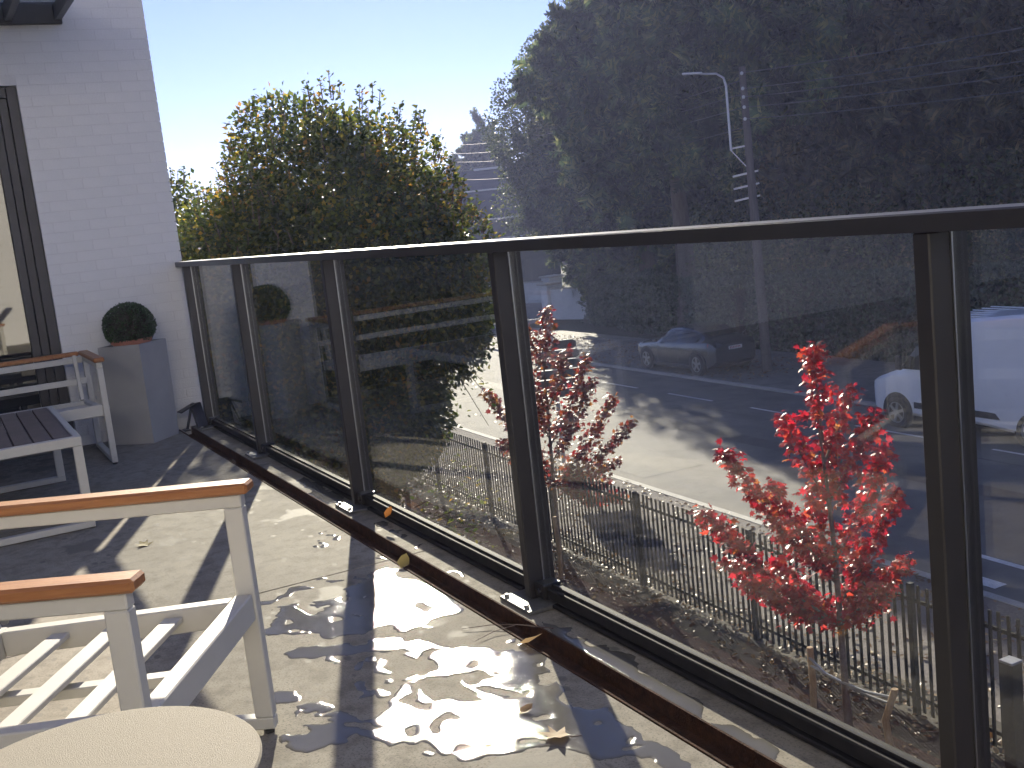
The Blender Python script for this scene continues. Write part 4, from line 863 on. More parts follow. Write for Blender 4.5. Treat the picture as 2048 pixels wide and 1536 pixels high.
# blue grey fastback, nose towards -X
t = thing('parked_car', 'blue grey fastback crossover car parked on the far pavement by the hedge', 'car', (-23.95, 20.52, -4.555), -0.03)
st = [(-2.28, .66, .36, .66, .72, .52), (-2.18, .80, .24, .76, .83, .62), (-1.75, .88, .21, .86, .95, .70), (-1.0, .91, .20, .95, 1.05, .70), (-0.2, .92, .20, .98, 1.45, .60), (0.45, .92, .20, 1.0, 1.52, .60), (1.15, .92, .20, 1.03, 1.43, .58), (1.8, .90, .22, 1.06, 1.20, .62), (2.15, .86, .30, 1.03, 1.10, .66), (2.30, .78, .42, .90, .98, .60)]
SS = spline(st, 40)
bo = obj('body', MB().loft([ring(*q) for q in SS]), 'carpaint', t, smooth=32)
def sidewin(x0, x1, s_):
    m = MB(); rows = []
    for q in SS:
        if x0 - 0.01 <= q[0] <= x1 + 0.01:
            x_, w_, zb_, be, to, tw_ = q; lo = (w_ * 0.955, be + 0.02); hi = (tw_ + (w_ * 0.955 - tw_) * 0.16, to - 0.095)
            if hi[1] > lo[1] + 0.02: rows.append([(x_, s_ * (lo[0] + 0.006), lo[1]), (x_, s_ * (hi[0] + 0.010), hi[1])])
    for a_, b_ in zip(rows, rows[1:]): m.add([a_[0], b_[0], b_[1], a_[1]], [(0, 1, 2, 3) if s_ < 0 else (3, 2, 1, 0)])
    return m
for s_ in (-1, 1):
    obj('side_window', sidewin(-0.72, 0.36, s_), 'carglass', bo); obj('side_window', sidewin(0.44, 1.55, s_), 'carglass', bo)
    for wx in (-1.46, 1.46): 
        wheel(t, wx, s_ * 0.855, 0.36, 0.22, s_); obj('wheel_arch', MB().lathe([(0.43, -0.01), (0.43, 0.006), (0.36, 0.008)], 32, (wx, s_ * 0.912, 0.37), 'y'), 'blackplastic', bo)
    obj('headlight', MB().beam((-2.17, s_ * 0.52, 0.79), (-1.98, s_ * 0.80, 0.83), 0.05, 0.09, 0.01), 'lamp', bo); obj('taillight', MB().beam((2.19, s_ * 0.50, 0.97), (2.02, s_ * 0.87, 0.985), 0.06, 0.10, 0.01), 'taillamp', bo)
    obj('mirror', MB().beam((-0.78, s_ * 0.93, 1.03), (-0.74, s_ * 1.08, 1.05), 0.10, 0.12, 0.02), 'carpaint', bo)
    obj('sill', MB().box(-1.0, 1.0, s_ * 0.90 - 0.02, s_ * 0.90 + 0.02, 0.19, 0.30, 0.01), 'blackplastic', bo)
    for xd in (-0.78, 0.40): obj('door_gap', MB().beam((xd, s_ * 0.9215, 0.36), (xd, s_ * 0.9085, 0.93), 0.010, 0.008), 'blackplastic', bo)
    for xd in (0.22, 1.22): obj('door_handle', MB().beam((xd - 0.10, s_ * 0.922, 0.86), (xd + 0.08, s_ * 0.922, 0.87), 0.02, 0.025, 0.004), 'carpaint', bo)
obj('windscreen', MB().add([(-0.93, -0.66, 1.085), (-0.93, 0.66, 1.085), (-0.30, 0.55, 1.435), (-0.30, -0.55, 1.435)], [(0, 1, 2, 3)]), 'carglass', bo)
obj('rear_window', MB().add([(1.16, -0.52, 1.462), (1.16, 0.52, 1.462), (1.80, 0.58, 1.235), (1.80, -0.58, 1.235)], [(3, 2, 1, 0)]), 'carglass', bo)
pl = obj('number_plate', MB().box(2.285, 2.30, -0.26, 0.26, 0.80, 0.91), 'plate', t)
for k in range(7): obj('plate_character', MB().box(2.3005, 2.302, -0.21 + 0.062 * k, -0.175 + 0.062 * k, 0.82, 0.89), 'plateink', pl)
obj('bumper_trim', MB().box(2.20, 2.285, -0.62, 0.62, 0.42, 0.56, 0.02), 'blackplastic', bo)

# white panel van, nose towards -X
t = thing('delivery_van', 'white panel van standing on the street behind the red maple', 'van', (-10.3, sy(-10.3, 18.1), -4.6), -0.03)
def vring(x, w, zb, belt, top, tw):
    half = [(w * 0.90, zb), (w * 0.985, zb + 0.08), (w, zb + (belt - zb) * 0.45), (w * 1.0, belt - 0.1), (w * 0.985, belt), (w * 0.985 + (tw - w * 0.985) * 0.55, belt + (top - belt) * 0.62), (tw, top - 0.09), (tw * 0.9, top - 0.02), (0, top + 0.02)]
    return [(x, -a, b) for a, b in half] + [(x, a, b) for a, b in half[-2::-1]]
st = [(-2.86, .72, .42, .92, .98, .62), (-2.74, .90, .34, 1.00, 1.08, .72), (-2.35, .96, .30, 1.12, 1.24, .76), (-1.95, .99, .30, 1.24, 1.40, .78), (-1.20, 1.0, .30, 1.35, 2.24, .80), (-0.75, 1.0, .30, 1.38, 2.50, .86), (0, 1.0, .32, 1.4, 2.58, .88), (2.6, 1.0, .32, 1.4, 2.58, .88), (2.72, .98, .36, 1.4, 2.52, .86)]
vs_ = spline(st, 44)
bo = obj('body', MB().loft([vring(*q) for q in vs_]), 'vanpaint', t, smooth=34)
for k in range(6): obj('roof_rib', MB().box(-0.7, 2.55, -0.70 + 0.28 * k - 0.03, -0.70 + 0.28 * k + 0.03, 2.585, 2.607, 0.006), 'vanpaint', bo)
for s_ in (-1, 1):
    for wx in (-1.95, 1.65):
        wheel(t, wx, s_ * 0.945, 0.36, 0.24, s_, 6); obj('wheel_arch', MB().lathe([(0.44, -0.01), (0.44, 0.006), (0.37, 0.008)], 32, (wx, s_ * 0.995, 0.38), 'y'), 'blackplastic', bo)
    obj('side_window', MB().prism([(-1.78, s_ * 0.992, 1.38), (-0.72, s_ * 0.985, 1.40), (-0.72, s_ * 0.925, 2.08), (-1.22, s_ * 0.905, 2.06)], (0, s_ * 0.012, 0)), 'carglass', bo)
    obj('mirror', MB().beam((-1.72, s_ * 1.12, 1.38), (-1.70, s_ * 1.14, 1.70), 0.09, 0.17, 0.02), 'blackplastic', bo); obj('mirror_arm', MB().beam((-1.68, s_ * 0.97, 1.42), (-1.70, s_ * 1.10, 1.45), 0.04, 0.04), 'blackplastic', bo)
    obj('headlight', MB().beam((-2.72, s_ * 0.66, 0.90), (-2.40, s_ * 0.90, 1.08), 0.05, 0.18, 0.02), 'lamp', bo)
    obj('rub_strip', MB().box(-1.45, 1.15, s_ * 1.0 - 0.012, s_ * 1.0 + 0.016, 0.50, 0.64, 0.006), 'blackplastic', bo)
    for z_ in (1.02, 1.34): obj('body_crease', MB().beam((-1.5, s_ * 1.001, z_), (2.6, s_ * 1.001, z_), 0.010, 0.012), 'vanpaint', bo)
    for xd in (-0.55, 0.75): obj('door_gap', MB().beam((xd, s_ * 1.002, 0.66), (xd, s_ * 0.99, 1.40), 0.010, 0.006), 'blackplastic', bo)
obj('windscreen', MB().add([(-1.90, -0.70, 1.455), (-1.90, 0.70, 1.455), (-1.20, 0.68, 2.262), (-1.20, -0.68, 2.262)], [(0, 1, 2, 3)]), 'carglass', bo)
obj('grille', MB().box(-2.875, -2.84, -0.55, 0.55, 0.66, 0.86, 0.01), 'blackplastic', bo)

# ================================================================== TREES AND PLANTS
def tree_trunk(t, base, top, r0, r1, wob=0.15, n=8, mat='bark'):
    base, top = Vector(base), Vector(top); pts = []; rr = []
    for i in range(n):
        u = i / (n - 1); q = base.lerp(top, u) + Vector((math.sin(u * 5 + base.x) * wob * u, math.cos(u * 4 + base.y) * wob * u, 0)); pts.append(q); rr.append(r0 * (1 - u) ** 0.8 + r1)
    rr[0] *= 1.25
    obj('trunk', MB().tube(pts, rr, 10), mat, t, local=False, smooth=60)
def limbs(t, base, ells, n, r, mat='bark'):
    m = MB(); base = Vector(base)
    for i in range(n):
        e = random.choice(ells); a = random.uniform(0, 6.283); h = random.uniform(-0.5, 0.9)
        p = Vector((e[0] + e[3] * 0.75 * math.cos(a) * math.sqrt(max(0, 1 - h * h)), e[1] + e[4] * 0.75 * math.sin(a) * math.sqrt(max(0, 1 - h * h)), e[2] + e[5] * 0.8 * h))
        b = base + Vector((0, 0, (p.z - base.z) * random.uniform(0.3, 0.6))); mid = b.lerp(p, 0.5) + Vector((0, 0, 0.12 * (p - b).length))
        m.tube([b, mid, p], [r, r * 0.55, r * 0.15], 6)
    obj('limbs', m, mat, t, local=False, smooth=60)
def leafy(name, label, base, top, ells, n, size, mat, r0=0.2, lumps=(0.9, 0.5), shell=0.5, nl=14, group=None, cat='tree', droop=0.3, halo=0.09):
    t = thing(name, label, cat, base, 0, group)
    if top is not None: tree_trunk(t, base, top, r0, 0.03)
    if nl: limbs(t, base, ells, nl, r0 * 0.45)
    P, D = ell_points(ells, n, shell); k = lump(P, *lumps); P = P + D * k[:, None]; stray = RNG.random(len(P)) < 0.05; P[stray] += D[stray] * np.minimum(RNG.exponential(halo, (stray.sum(), 1)), 0.12 + halo)
    # twigs: pull leaves together along short shoots so the skin is broken into tufts
    cl = P[RNG.integers(0, len(P), len(P) // 9)]; own = RNG.integers(0, len(cl), len(P)); near = RNG.random(len(P)) < 0.0
    dirs = unit(D * 0.8 + RNG.normal(size=P.shape) * 0.7 + np.array([0, 0, -droop])); nr = RNG.normal(size=P.shape) * 0.8 + np.array([0, 0, 1.0])
    V, Fc = scatter(P, dirs, nr, size * (0.7 + 0.6 * RNG.random(len(P))), LEAF4_V, LEAF4_F)
    npmesh('crown', V - np.array(base), Fc, mat, t)
    return t
def shoots(t, base, tips, per, size, mat, spread=0.03, cross=None):
    """upright leafy shoots that break the outline of a crown: (foot, tip) pairs"""
    P = []; D = []; m = MB()
    for a, b in tips:
        a, b = np.array(a, float), np.array(b, float); k = per; u = (np.arange(k) + RNG.random(k)) / k
        P.append(a + (b - a) * u[:, None] + RNG.normal(size=(k, 3)) * spread); ang = RNG.random(k) * 6.283
        D.append(np.c_[np.cos(ang), np.sin(ang), 0.5 * np.ones(k)] + (b - a) * 0.3)
        m.tube([a, (a + b) / 2, b], [0.008, 0.006, 0.003], 4)
    P = np.concatenate(P); D = np.concatenate(D)
    V, Fc = scatter(P, D, RNG.normal(size=P.shape) * 0.5 + np.array([0, 0, 1]), size * (0.6 + 0.6 * RNG.random(len(P))), LEAF_V, LEAF_F)
    npmesh('shoot_leaves', V - np.array(base), Fc, mat, t)['kind'] = 'stuff'; obj('shoots', m, 'twig', t, local=False)['kind'] = 'stuff'
def crown_shoots(ells, n, L, up=0.6):
    out = []
    for _ in range(n):
        e = random.choice(ells); d = unit(RNG.normal(size=(1, 3)))[0]; d[2] = abs(d[2]) * 0.9 if random.random() < 0.75 else d[2]; d = d / np.linalg.norm(d)
        a = np.array(e[:3]) + d * np.array(e[3:6]) * 0.95; b = a + (d * (1 - up) + np.array([0, 0, up])) * L * random.uniform(0.5, 1.2); out.append((a, b))
    return out

# hornbeam beyond the railing
e1 = [(-7.4, 3.1, 1.05, 1.7, 1.6, 1.85), (-7.7, 2.1, -1.4, 1.9, 1.5, 2.4), (-7.1, 3.95, 0.40, 1.35, 0.90, 1.35), (-7.3, 3.3, -0.9, 1.3, 0.85, 1.2), (-7.7, 2.0, 0.4, 1.5, 1.1, 1.5)]
t = leafy('hornbeam_tree', 'large rounded hornbeam with yellowing green leaves beyond the glass railing', (-7.6, 2.5, -4.2), (-7.6, 2.6, 1.2), e1, 185000, 0.072, 'beech', 0.17, (1.3, 0.30), 0.62, 16)
shoots(t, (-7.6, 2.5, -4.2), crown_shoots(e1[:1] + e1[2:3] + e1[4:], 420, 0.27), 14, 0.07, 'beech')
shoots(t, (-7.6, 2.5, -4.2), [((-7.2, 3.4 + 0.1 * k, -2.2 - 0.22 * k), (-6.9 + 0.05 * k, 4.25 + 0.12 * (k % 3), -1.75 - 0.33 * k)) for k in range(6)] + [((-7.0, 3.3, -2.6), (-6.5 - 0.1 * k, 3.5 + 0.22 * k, -3.2 + 0.15 * k)) for k in range(6)] + [((-7.1, 3.9, 0.0), (-6.8, 4.5 + 0.1 * (k % 2), -0.35 - 0.28 * k)) for k in range(5)], 34, 0.07, 'beech', 0.09)
e2 = [(-10.2, 1.45, 0.1, 1.5, 1.3, 2.2), (-10.0, 1.2, -2.0, 1.6, 1.4, 2.3)]
t = leafy('young_hornbeam', 'lower yellow green hornbeam squeezed between the house corner and the large hornbeam', (-10.1, 1.3, -4.2), (-10.1, 1.4, 1.0), e2, 55000, 0.072, 'beech', 0.12, (1.3, 0.25), 0.6, 8)
shoots(t, (-10.1, 1.3, -4.2), crown_shoots(e2[:1], 90, 0.28), 12, 0.07, 'beech')

# red maples
ml = []
for k in range(4):
    me = bpy.data.meshes.new('leaf'); rr = random.Random(k)
    vs = [(x * rr.uniform(0.9, 1.1), y, z + 0.12 * (x * x) * (1 if k % 2 else -1) + rr.uniform(-0.03, 0.03)) for x, y, z in MAPLE_V]; me.from_pydata(vs, [], MAPLE_F); ml.append(me)
def maple(label, base, trunk_top, tips, mat, n, size, single, spread):
    t = thing('maple_tree', label, 'tree', base, 0, 'young maples along the fence'); base = Vector(base); tt = Vector(trunk_top)
    tree_trunk(t, base, tt, 0.032, 0.008, 0.05, 8, 'twig')
    P = []; D = []
    for tip in tips:
        tip = Vector(tip); tip += Vector((-0.74, 0.67, 0)) * random.uniform(-0.4, 0.4); hz = (Vector((tip.x, tip.y, 0)) - Vector((base.x, base.y, 0))).length
        u = min(max((tip.z - base.z - 0.9 * hz - 0.5) / (tt.z - base.z), 0.36), 0.9); b = base.lerp(tt, u)
        mid = b.lerp(tip, 0.45) + Vector((0, 0, -0.10 * hz)) + (tip - b).cross(Vector((0, 0, 1))) * 0.04
        pts = [b, mid, tip]; obj('branch', MB().tube(pts, [0.014, 0.009, 0.004], 6), 'twig', t, local=False)
        L = (tip - b).length; k = int(n * L / len(tips))
        s = 0.12 + 0.88 * RNG.random(k) ** 0.75; q = np.array([np.array(b.lerp(mid, min(v * 2, 1)) if v < 0.5 else mid.lerp(tip, v * 2 - 1)) for v in s])
        rad = spread * (1.15 - 0.55 * s) ; q = q + RNG.normal(size=(k, 3)) * rad[:, None] * np.array([1, 1, 0.8]); P.append(q)
        a = RNG.random(k) * 6.283; D.append(np.c_[np.cos(a), np.sin(a), -0.45 + 0.5 * RNG.random(k)])
    P = np.concatenate(P); D = np.concatenate(D); N = RNG.normal(size=P.shape) * 0.55 + np.array([0.1, -0.5, 0.8]); SZ = size * (0.65 + 0.6 * RNG.random(len(P)))
    # the leaves facing the terrace are picked out as leaves of their own
    key = P @ np.array([0.62, -0.78, 0.25]) + RNG.normal(size=len(P)) * 0.15; order = np.argsort(-key); pick = order[:single]; rest_ = order[single:]
    for i in pick:
        d_ = Vector(D[i]).normalized(); x_ = d_.cross(Vector(N[i])).normalized(); n_ = x_.cross(d_)
        Mx = Matrix((x_, d_, n_)).transposed().to_4x4() @ Matrix.Scale(SZ[i], 4); Mx.translation = Vector(P[i]) - base
        o = bpy.data.objects.new('leaf', mlm[mat][i % 4]); link(o, t); o.matrix_local = Mx
    V, Fc = scatter(P[rest_], D[rest_], N[rest_], SZ[rest_], MAPLE_V, MAPLE_F); o = npmesh('foliage', V - np.array(base), Fc, mat, t)
    if single: o['kind'] = 'stuff'
    return t
mlm = {}
for mt_ in ('maple', 'maple2', 'maple3'):
    mlm[mt_] = []
    for me in ml: c_ = me.copy(); c_.materials.append(MT[mt_]); mlm[mt_].append(c_)
M1 = [(-1.88, 5.53, -0.31), (-2.09, 5.3, -0.95), (-1.67, 5.75, -0.73), (-1.53, 5.91, -0.93), (-2.48, 4.88, -1.19), (-2.63, 4.73, -1.75), (-2.51, 4.85, -2.3), (-2.42, 4.95, -2.55), (-2.2, 5.18, -2.5), (-1.46, 5.98, -1.36), (-1.41, 6.03, -1.76), (-1.37, 6.08, -2.5), (-1.65, 5.78, -2.3), (-1.44, 6.01, -2.44), (-1.82, 5.59, -1.2), (-2.2, 5.2, -1.5), (-1.95, 5.4, -1.7)]
maple('bright red young maple in front of the white van', (-1.81, 5.60, -4.2), (-1.86, 5.55, -0.9), M1, 'maple', 4200, 0.085, 300, 0.075)
M2 = [(-8.53, 6.49, -0.23), (-8.68, 6.22, -0.48), (-8.43, 6.68, -0.92), (-8.31, 6.9, -1.09), (-8.26, 7.0, -1.41), (-8.13, 7.24, -1.71), (-8.0, 7.48, -2.09), (-8.11, 7.26, -2.65), (-9.07, 5.5, -1.46), (-8.92, 5.77, -2.11), (-8.66, 6.26, -1.55), (-8.13, 7.23, -3.3), (-8.21, 7.09, -3.0), (-8.69, 6.21, -1.01)]
maple('red and orange young maple in front of the direction sign', (-8.62, 6.32, -4.2), (-8.58, 6.4, -0.8), M2, 'maple2', 4200, 0.085, 300, 0.075)
M3 = [(-13.45, 6.04, -0.16), (-13.53, 5.81, -0.6), (-13.7, 5.37, -0.64), (-13.64, 5.54, -1.04), (-13.46, 5.99, -1.29), (-13.75, 5.25, -0.91), (-13.38, 6.21, -1.71), (-13.62, 5.58, -1.81), (-13.3, 6.3, -2.4), (-13.8, 5.2, -2.2)]
maple('dull russet young maple seen through the glass behind the hornbeam', (-13.5, 5.8, -4.2), (-13.5, 5.8, -0.8), M3, 'maple3', 1500, 0.10, 0, 0.09)
for (x, y, h_, lx, ly, lb) in ((-2.33, 5.62, 0.78, 0.0, 0.02, 'pale wooden stake left of the bright red maple trunk'), (-1.33, 5.66, 0.72, -0.10, -0.02, 'leaning pale wooden stake right of the bright red maple trunk'), (-7.95, 5.95, 0.95, 0.02, 0.0, 'wooden stake beside the red and orange maple')):
    t = thing('tree_stake', lb, 'stake', (x, y, -4.2), 0, 'tree stakes')
    obj('stake', MB().tube([(0, 0, 0), (lx * 0.5 + 0.01, ly, h_ * 0.5), (-lx, ly, h_ - 0.01), (-lx, ly, h_)], [0.036, 0.035, 0.034, 0.030], 10), 'stakewood', t, smooth=50)
t = thing('tree_tie', 'grey rubber tie strung between the two stakes of the bright red maple', 'tree tie', (-1.83, 5.62, -3.6))
obj('strap', MB().tube([(-2.33, 5.62, -3.52), (-2.05, 5.56, -3.58), (-1.83, 5.57, -3.60), (-1.55, 5.58, -3.60), (-1.28, 5.64, -3.58)], 0.014, 6), 'rim', t, local=False)
obj('strap', MB().tube([(-2.33, 5.62, -3.60), (-2.05, 5.66, -3.66), (-1.83, 5.66, -3.68), (-1.55, 5.66, -3.68), (-1.28, 5.64, -3.65)], 0.014, 6), 'rim', t, local=False)

# conifers and the wood across the street
PV, PF = plume_template(11, 0.0, 0.5); CV, CF = plume_template(11, 0.25, 0.6)
def conifer(name, label, base, h_, ells, n, size, mat, tv, tf, updir, lumps, group, shell=0.6, per=34, fill=0.5):
    """branch by branch: each limb is a foxtail of sprays, so crowns break up into boughs with gaps between them"""
    t = thing(name, label, 'tree', base, 0, group); tree_trunk(t, base, (base[0], base[1], h_), 0.4, 0.05)
    nb_ = n // per; S_, D = ell_points(ells, nb_, 0.86); S_ = S_ + D * lump(S_, *lumps)[:, None]
    cx = np.array([e[:3] for e in ells]); own = np.argmin(((S_[:, None, :] - cx[None]) ** 2 / np.array([e[3:6] for e in ells])[None] ** 2).sum(2), 1)
    bd = unit(D * (1 - abs(updir)) + np.array([0, 0, updir]) + RNG.normal(size=S_.shape) * 0.15); L = size * RNG.uniform(2.0, 3.6, nb_)
    u = RNG.random((nb_, per)) ** 0.8; P = S_[:, None, :] + bd[:, None, :] * ((u - 0.8) * L[:, None])[:, :, None] + RNG.normal(size=(nb_, per, 3)) * (0.34 * size * (1.15 - u))[:, :, None]
    P = P.reshape(-1, 3); dirs = unit(np.repeat(bd, per, 0) * 0.9 + RNG.normal(size=P.shape) * 0.5)
    # a thinner inner filling keeps the crown from being see-through
    Q, D2 = ell_points([tuple(e[:3]) + tuple(0.72 * v for v in e[3:6]) for e in ells], int(n * fill), 0.6); P = np.concatenate([P, Q]); dirs = np.concatenate([dirs, unit(D2 + RNG.normal(size=Q.shape) * 0.5)])
    V, Fc = scatter(P, dirs, RNG.normal(size=P.shape), size * (0.5 + 0.6 * RNG.random(len(P))), tv, tf); npmesh('crown', V - np.array(base), Fc, mat, t); return t
GR = 'tall conifers across the street'
conifer('cypress_tree', 'huge dark cypress with feathery tips behind the parked car', (-40, 30, -4.6), 14, [(-38.8, 31.8, 5, 3.2, 3.0, 11.5), (-36.3, 34.0, 1.5, 4.3, 4.3, 6.6), (-40.6, 29.4, 3.6, 1.7, 1.6, 8.4), (-41.7, 27.7, 2.2, 1.4, 1.3, 6.6), (-39.6, 30.4, 8, 1.5, 1.4, 7), (-45.5, 30.4, 3.5, 2.2, 2.2, 6.6), (-49, 33.5, 4, 3, 3, 8.0)], 34000, 0.9, 'conifer', PV, PF, 0.55, (0.5, 1.2), GR, fill=0.1)
conifer('thuja_tree', 'dark spreading conifer overhanging the parked car and pavement', (-30.5, 25.3, -4.6), 9, [(-31.5, 22.8, 5.5, 3.1, 2.3, 4.2), (-27.0, 22.9, 6.0, 3.1, 2.3, 4.5), (-29.4, 25.2, 8, 4, 3, 5), (-23.0, 24.4, 7.0, 2.6, 2.2, 4.2)], 17000, 0.8, 'conifer', PV, PF, 0.15, (0.7, 0.9), GR, fill=0.35)
conifer('yew_tree', 'dark spreading yew overhanging the white gate wall', (-44.5, 29.5, -4.6), 5, [(-42.9, 26.6, 1.5, 1.4, 1.2, 3.0), (-42.6, 27.8, 1.8, 1.8, 1.6, 3.6), (-40.5, 28.1, 0.9, 2.4, 1.5, 2.9)], 6000, 0.7, 'conifer', PV, PF, 0.25, (0.9, 0.5), GR)
conifer('cedar_tree', 'broad brownish green cedar filling the upper right behind the wires', (-21.5, 30, -4.6), 13, [(-21.5, 29.5, 3, 5.6, 4.2, 9.8), (-26.0, 32, 3.5, 4.5, 4.5, 10.5), (-18, 30.5, 0, 4.0, 3.4, 6.0)], 26000, 0.8, 'cedar', CV, CF, -0.25, (0.5, 1.3), GR)
conifer('spruce_tree', 'dark spruce behind the cedar at the right edge', (-13, 33, -4.6), 13, [(-13.5, 33, 3, 6, 4.5, 10.5), (-7, 35, 3, 5, 4.5, 10)], 14000, 1.0, 'conifer', CV, CF, -0.1, (0.8, 0.6), GR)
conifer('fir_tree', 'dark fir standing between the cypress and the cedar', (-33, 37, -4.6), 12, [(-32, 37.5, 3, 6, 5, 11), (-27, 40, 4, 6, 5, 11)], 14000, 1.0, 'conifer', PV, PF, 0.3, (0.8, 0.6), GR)
conifer('pine_tree', 'small dark pine on the skyline beside the sky', (-79, 41.5, -4.6), 9, [(-79, 41.2, 6.0, 2.0, 1.6, 3.6), (-79.5, 40.4, 4.0, 2.0, 1.8, 3.0)], 2600, 0.8, 'conifer', PV, PF, 0.3, (0.8, 0.6), GR)
leafy('lime_tree', 'pale green broadleaf tree between the skyline pine and the cypress', (-46.5, 30.6, -4.6), (-45.5, 27.5, 6), [(-44.87, 26.07, 4.89, 2.0, 1.69, 3.23), (-43.79, 28.0, 6.43, 2.16, 1.85, 3.85), (-44.9, 26.3, 2.19, 1.6, 1.4, 2.77), (-42.95, 29.3, 2.58, 2.31, 2.0, 3.85)], 26000, 0.17, 'broad', 0.22, (0.9, 0.6), 0.5, 10)
leafy('yellow_tree', 'sunlit yellow green tree top glimpsed between the dark conifers', (-44, 42.5, -4.6), (-44, 42.5, 9), [(-44, 42.5, 9.5, 3.6, 3.6, 6.0), (-40.5, 44.5, 10, 3.0, 3.0, 6)], 14000, 0.24, 'yellow', 0.3, (0.6, 0.8), 0.5, 6)
leafy('russet_shrub', 'russet brown shrub on the skyline left of the dark house', (-76, 33, -4.6), None, [(-76, 33.5, 1.5, 4, 3.5, 4.6), (-80, 29, 1.2, 4, 3.5, 4.2)], 9000, 0.22, 'rubbleaf', 0.2, (0.6, 0.8), 0.5, 0, cat='shrub')
leafy('understorey_shrub', 'dark understorey shrub with a few yellow leaves behind the utility pole', (-25, 25.5, -4.6), None, [(-27, 25.6, -1.4, 3.4, 1.4, 3.0), (-22, 26.2, -0.9, 3.2, 1.4, 3.4), (-17, 26.3, -1.4, 3.4, 1.4, 3.0), (-12, 26.4, -1.4, 3.4, 1.4, 3.0)], 16000, 0.15, 'broad', 0.2, (0.9, 0.6), 0.5, 0, cat='shrub')
# bare tree against the sky
t = thing('bare_tree', 'thin bare tree against the sky above the hornbeam', 'tree', (-84, 29.5, -4.6)); m = MB()
def twigs(p, d, L, r, k):
    q = p + d * L; m.tube([p, p.lerp(q, 0.5) + Vector((random.uniform(-.05, .05), random.uniform(-.05, .05), 0)) * L, q], [r, r * 0.8, r * 0.6], 4 if k < 3 else 5)
    if k == 0: return
    for _ in range(3 if k > 1 else 4):
        nd = (d + Vector((random.uniform(-.75, .75), random.uniform(-.75, .75), random.uniform(-.25, .5)))).normalized(); twigs(q if _ else p.lerp(q, 0.7), nd, L * random.uniform(0.6, 0.8), r * 0.58, k - 1)
twigs(Vector((-84, 29.5, 1.6)), Vector((0, 0, 1)), 2.6, 0.10, 5)
obj('trunk', MB().tube([(-84, 29.5, -4.6), (-84, 29.5, 1.7)], [0.2, 0.11], 8), 'bark', t, local=False); obj('branches', m, 'bark', t, local=False)

# hedge along the far pavement
def hedge(name, label, p0, p1, h0, h1, th, n, size, mat):
    p0, p1 = np.array(p0, float), np.array(p1, float); L = np.linalg.norm(p1 - p0); d = (p1 - p0) / L; nn = np.array([-d[1], d[0], 0])
    t = thing(name, label, 'hedge', tuple(p0)); u = RNG.random(n); hh = h0 + (h1 - h0) * u; face = RNG.random(n)
    v = np.where(face < 0.2, RNG.uniform(-th / 2, th / 2, n), np.where(face < 0.8, -th / 2, th / 2) + RNG.normal(size=n) * 0.12); z = np.where(face < 0.2, hh, hh * RNG.random(n))
    P = p0 + d * (u * L)[:, None] + nn * v[:, None] + np.array([0, 0, 1]) * z[:, None]; k = lump(P, 0.9, 0.35); P += nn * (k * np.sign(v))[:, None]; P[:, 2] += np.where(face < 0.2, k * 0.7, 0)
    D = RNG.normal(size=P.shape) + np.array([0, 0, -0.4]); V, Fc = scatter(P, D, RNG.normal(size=P.shape) * 0.6 + nn * np.sign(v)[:, None], size * (0.7 + 0.6 * RNG.random(n)), LEAF_V, LEAF_F)
    npmesh('foliage', V - p0, Fc, mat, t); obj('inner_stems', MB().beam(Vector(p0) + Vector((0, 0, h0 * 0.45)), Vector(p1) + Vector((0, 0, h1 * 0.45)), th * 0.6, h0 * 0.86), 'soil', t, local=False)
hedge('ivy_hedge', 'dark ivy hedge running behind the parked car', (-41.9, 28.0, -4.6), (-26, 24.6, -4.6), 2.2, 2.6, 1.2, 26000, 0.16, 'ivy')
hedge('clipped_hedge', 'dark hedge behind the white van to the right of the pole', (-25.6, 24.9, -4.6), (2, 24.2, -4.6), 2.6, 3.0, 1.2, 26000, 0.16, 'ivy')
# far woods close the horizon all round
P = []; 
for a in np.linspace(R(20), R(135), 90):
    rr_ = random.uniform(120, 170); c_ = np.array([-math.sin(a) * rr_, math.cos(a) * rr_, -4.6]); k = 160
    P.append(c_ + RNG.normal(size=(k, 3)) * np.array([5, 5, 0]) + np.array([0, 0, 1]) * (RNG.random(k) * random.uniform(4, 7.5))[:, None])
P = np.concatenate(P); V, Fc = scatter(P, RNG.normal(size=P.shape), RNG.normal(size=P.shape), 1.6 * (0.6 + 0.8 * RNG.random(len(P))), LEAF_V, LEAF_F)
o = npmesh('far_woods', V, Fc, 'broad'); o['kind'] = 'stuff'; tag(o, 'far band of woods closing the horizon', 'woods')

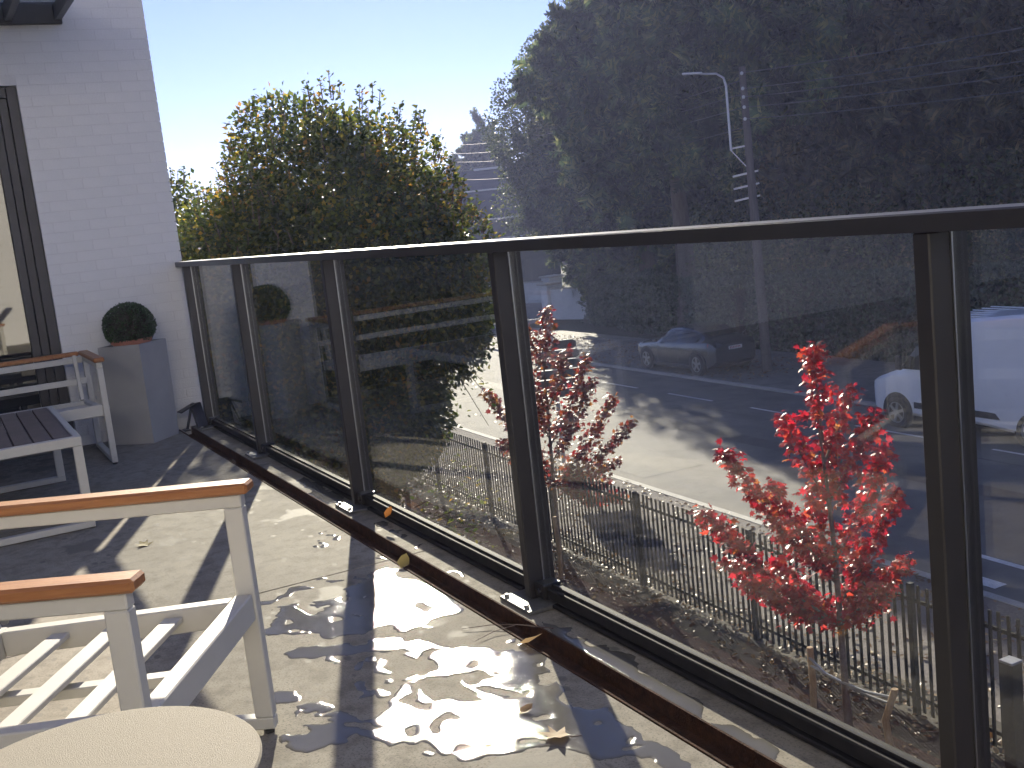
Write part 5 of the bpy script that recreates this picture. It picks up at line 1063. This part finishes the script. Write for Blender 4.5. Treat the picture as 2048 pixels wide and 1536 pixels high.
# ground cover: grass inside the fence, leaf litter on the verges
n = 26000; X = RNG.uniform(-16, 3.5, n); Y = RNG.uniform(0.5, 4.8, n); P = np.c_[X, Y - 0.03 * X, np.full(n, -4.2)]
V, Fc = scatter(P, RNG.normal(size=P.shape) * 0.4 + np.array([0, 0, 1]), RNG.normal(size=P.shape), 0.07 + 0.06 * RNG.random(n), [(-0.06, 0, 0), (0.06, 0, 0), (0.0, 1, 0.1)], [(0, 1, 2)])
o = npmesh('grass', V, Fc, 'grass'); o['kind'] = 'stuff'; tag(o, 'short grass in the garden below the railing', 'grass')
n = 6500; X = RNG.uniform(-18, 3.5, n); Y = np.where(RNG.random(n) < 0.3, RNG.normal(6.5, 0.4, n), RNG.uniform(5.2, 9.9, n)); Z = np.where(Y < 6.9, -4.18, -4.45); P = np.c_[X, Y - 0.03 * X, Z + 0.01 * RNG.random(n)]
V, Fc = scatter(P, RNG.normal(size=P.shape) * np.array([1, 1, 0.25]), RNG.normal(size=P.shape) * 0.35 + np.array([0, 0, 1]), 0.05 + 0.05 * RNG.random(n), LEAF_V, LEAF_F)
o = npmesh('leaf_litter', V, Fc, 'litter'); o['kind'] = 'stuff'; tag(o, 'dry fallen leaves scattered along the fence and gravel verge', 'leaf litter')
n = 5000; X = RNG.uniform(-60, -20, n); Y = RNG.uniform(18.7, 22.5, n); P = np.c_[X, Y - 0.03 * X, np.full(n, -4.54)]
V, Fc = scatter(P, RNG.normal(size=P.shape) * np.array([1, 1, 0.25]), RNG.normal(size=P.shape) * 0.35 + np.array([0, 0, 1]), 0.07 + 0.06 * RNG.random(n), LEAF_V, LEAF_F)
o = npmesh('pavement_litter', V, Fc, 'litter'); o['kind'] = 'stuff'; tag(o, 'dry fallen leaves on the far pavement', 'leaf litter')

# ================================================================== added thin bluish volume, stands in for lens glare lifting the darks
hz, n_, l_, out_ = newmat('glare_veil'); pv = n_.new('ShaderNodeVolumePrincipled'); pv.inputs['Color'].default_value = (0.52, 0.59, 1.0, 1); pv.inputs['Density'].default_value = 0.0010; pv.inputs['Anisotropy'].default_value = 0.35
l_.new(pv.outputs[0], out_.inputs['Volume']); MT['glare_veil'] = hz
o = obj('glare_veil', MB().box(-310, 160, -160, 310, -5.75, 19.5), 'glare_veil'); o['kind'] = 'stuff'; tag(o, 'added thin veil standing in for lens glare over the whole scene', 'glare_veil')
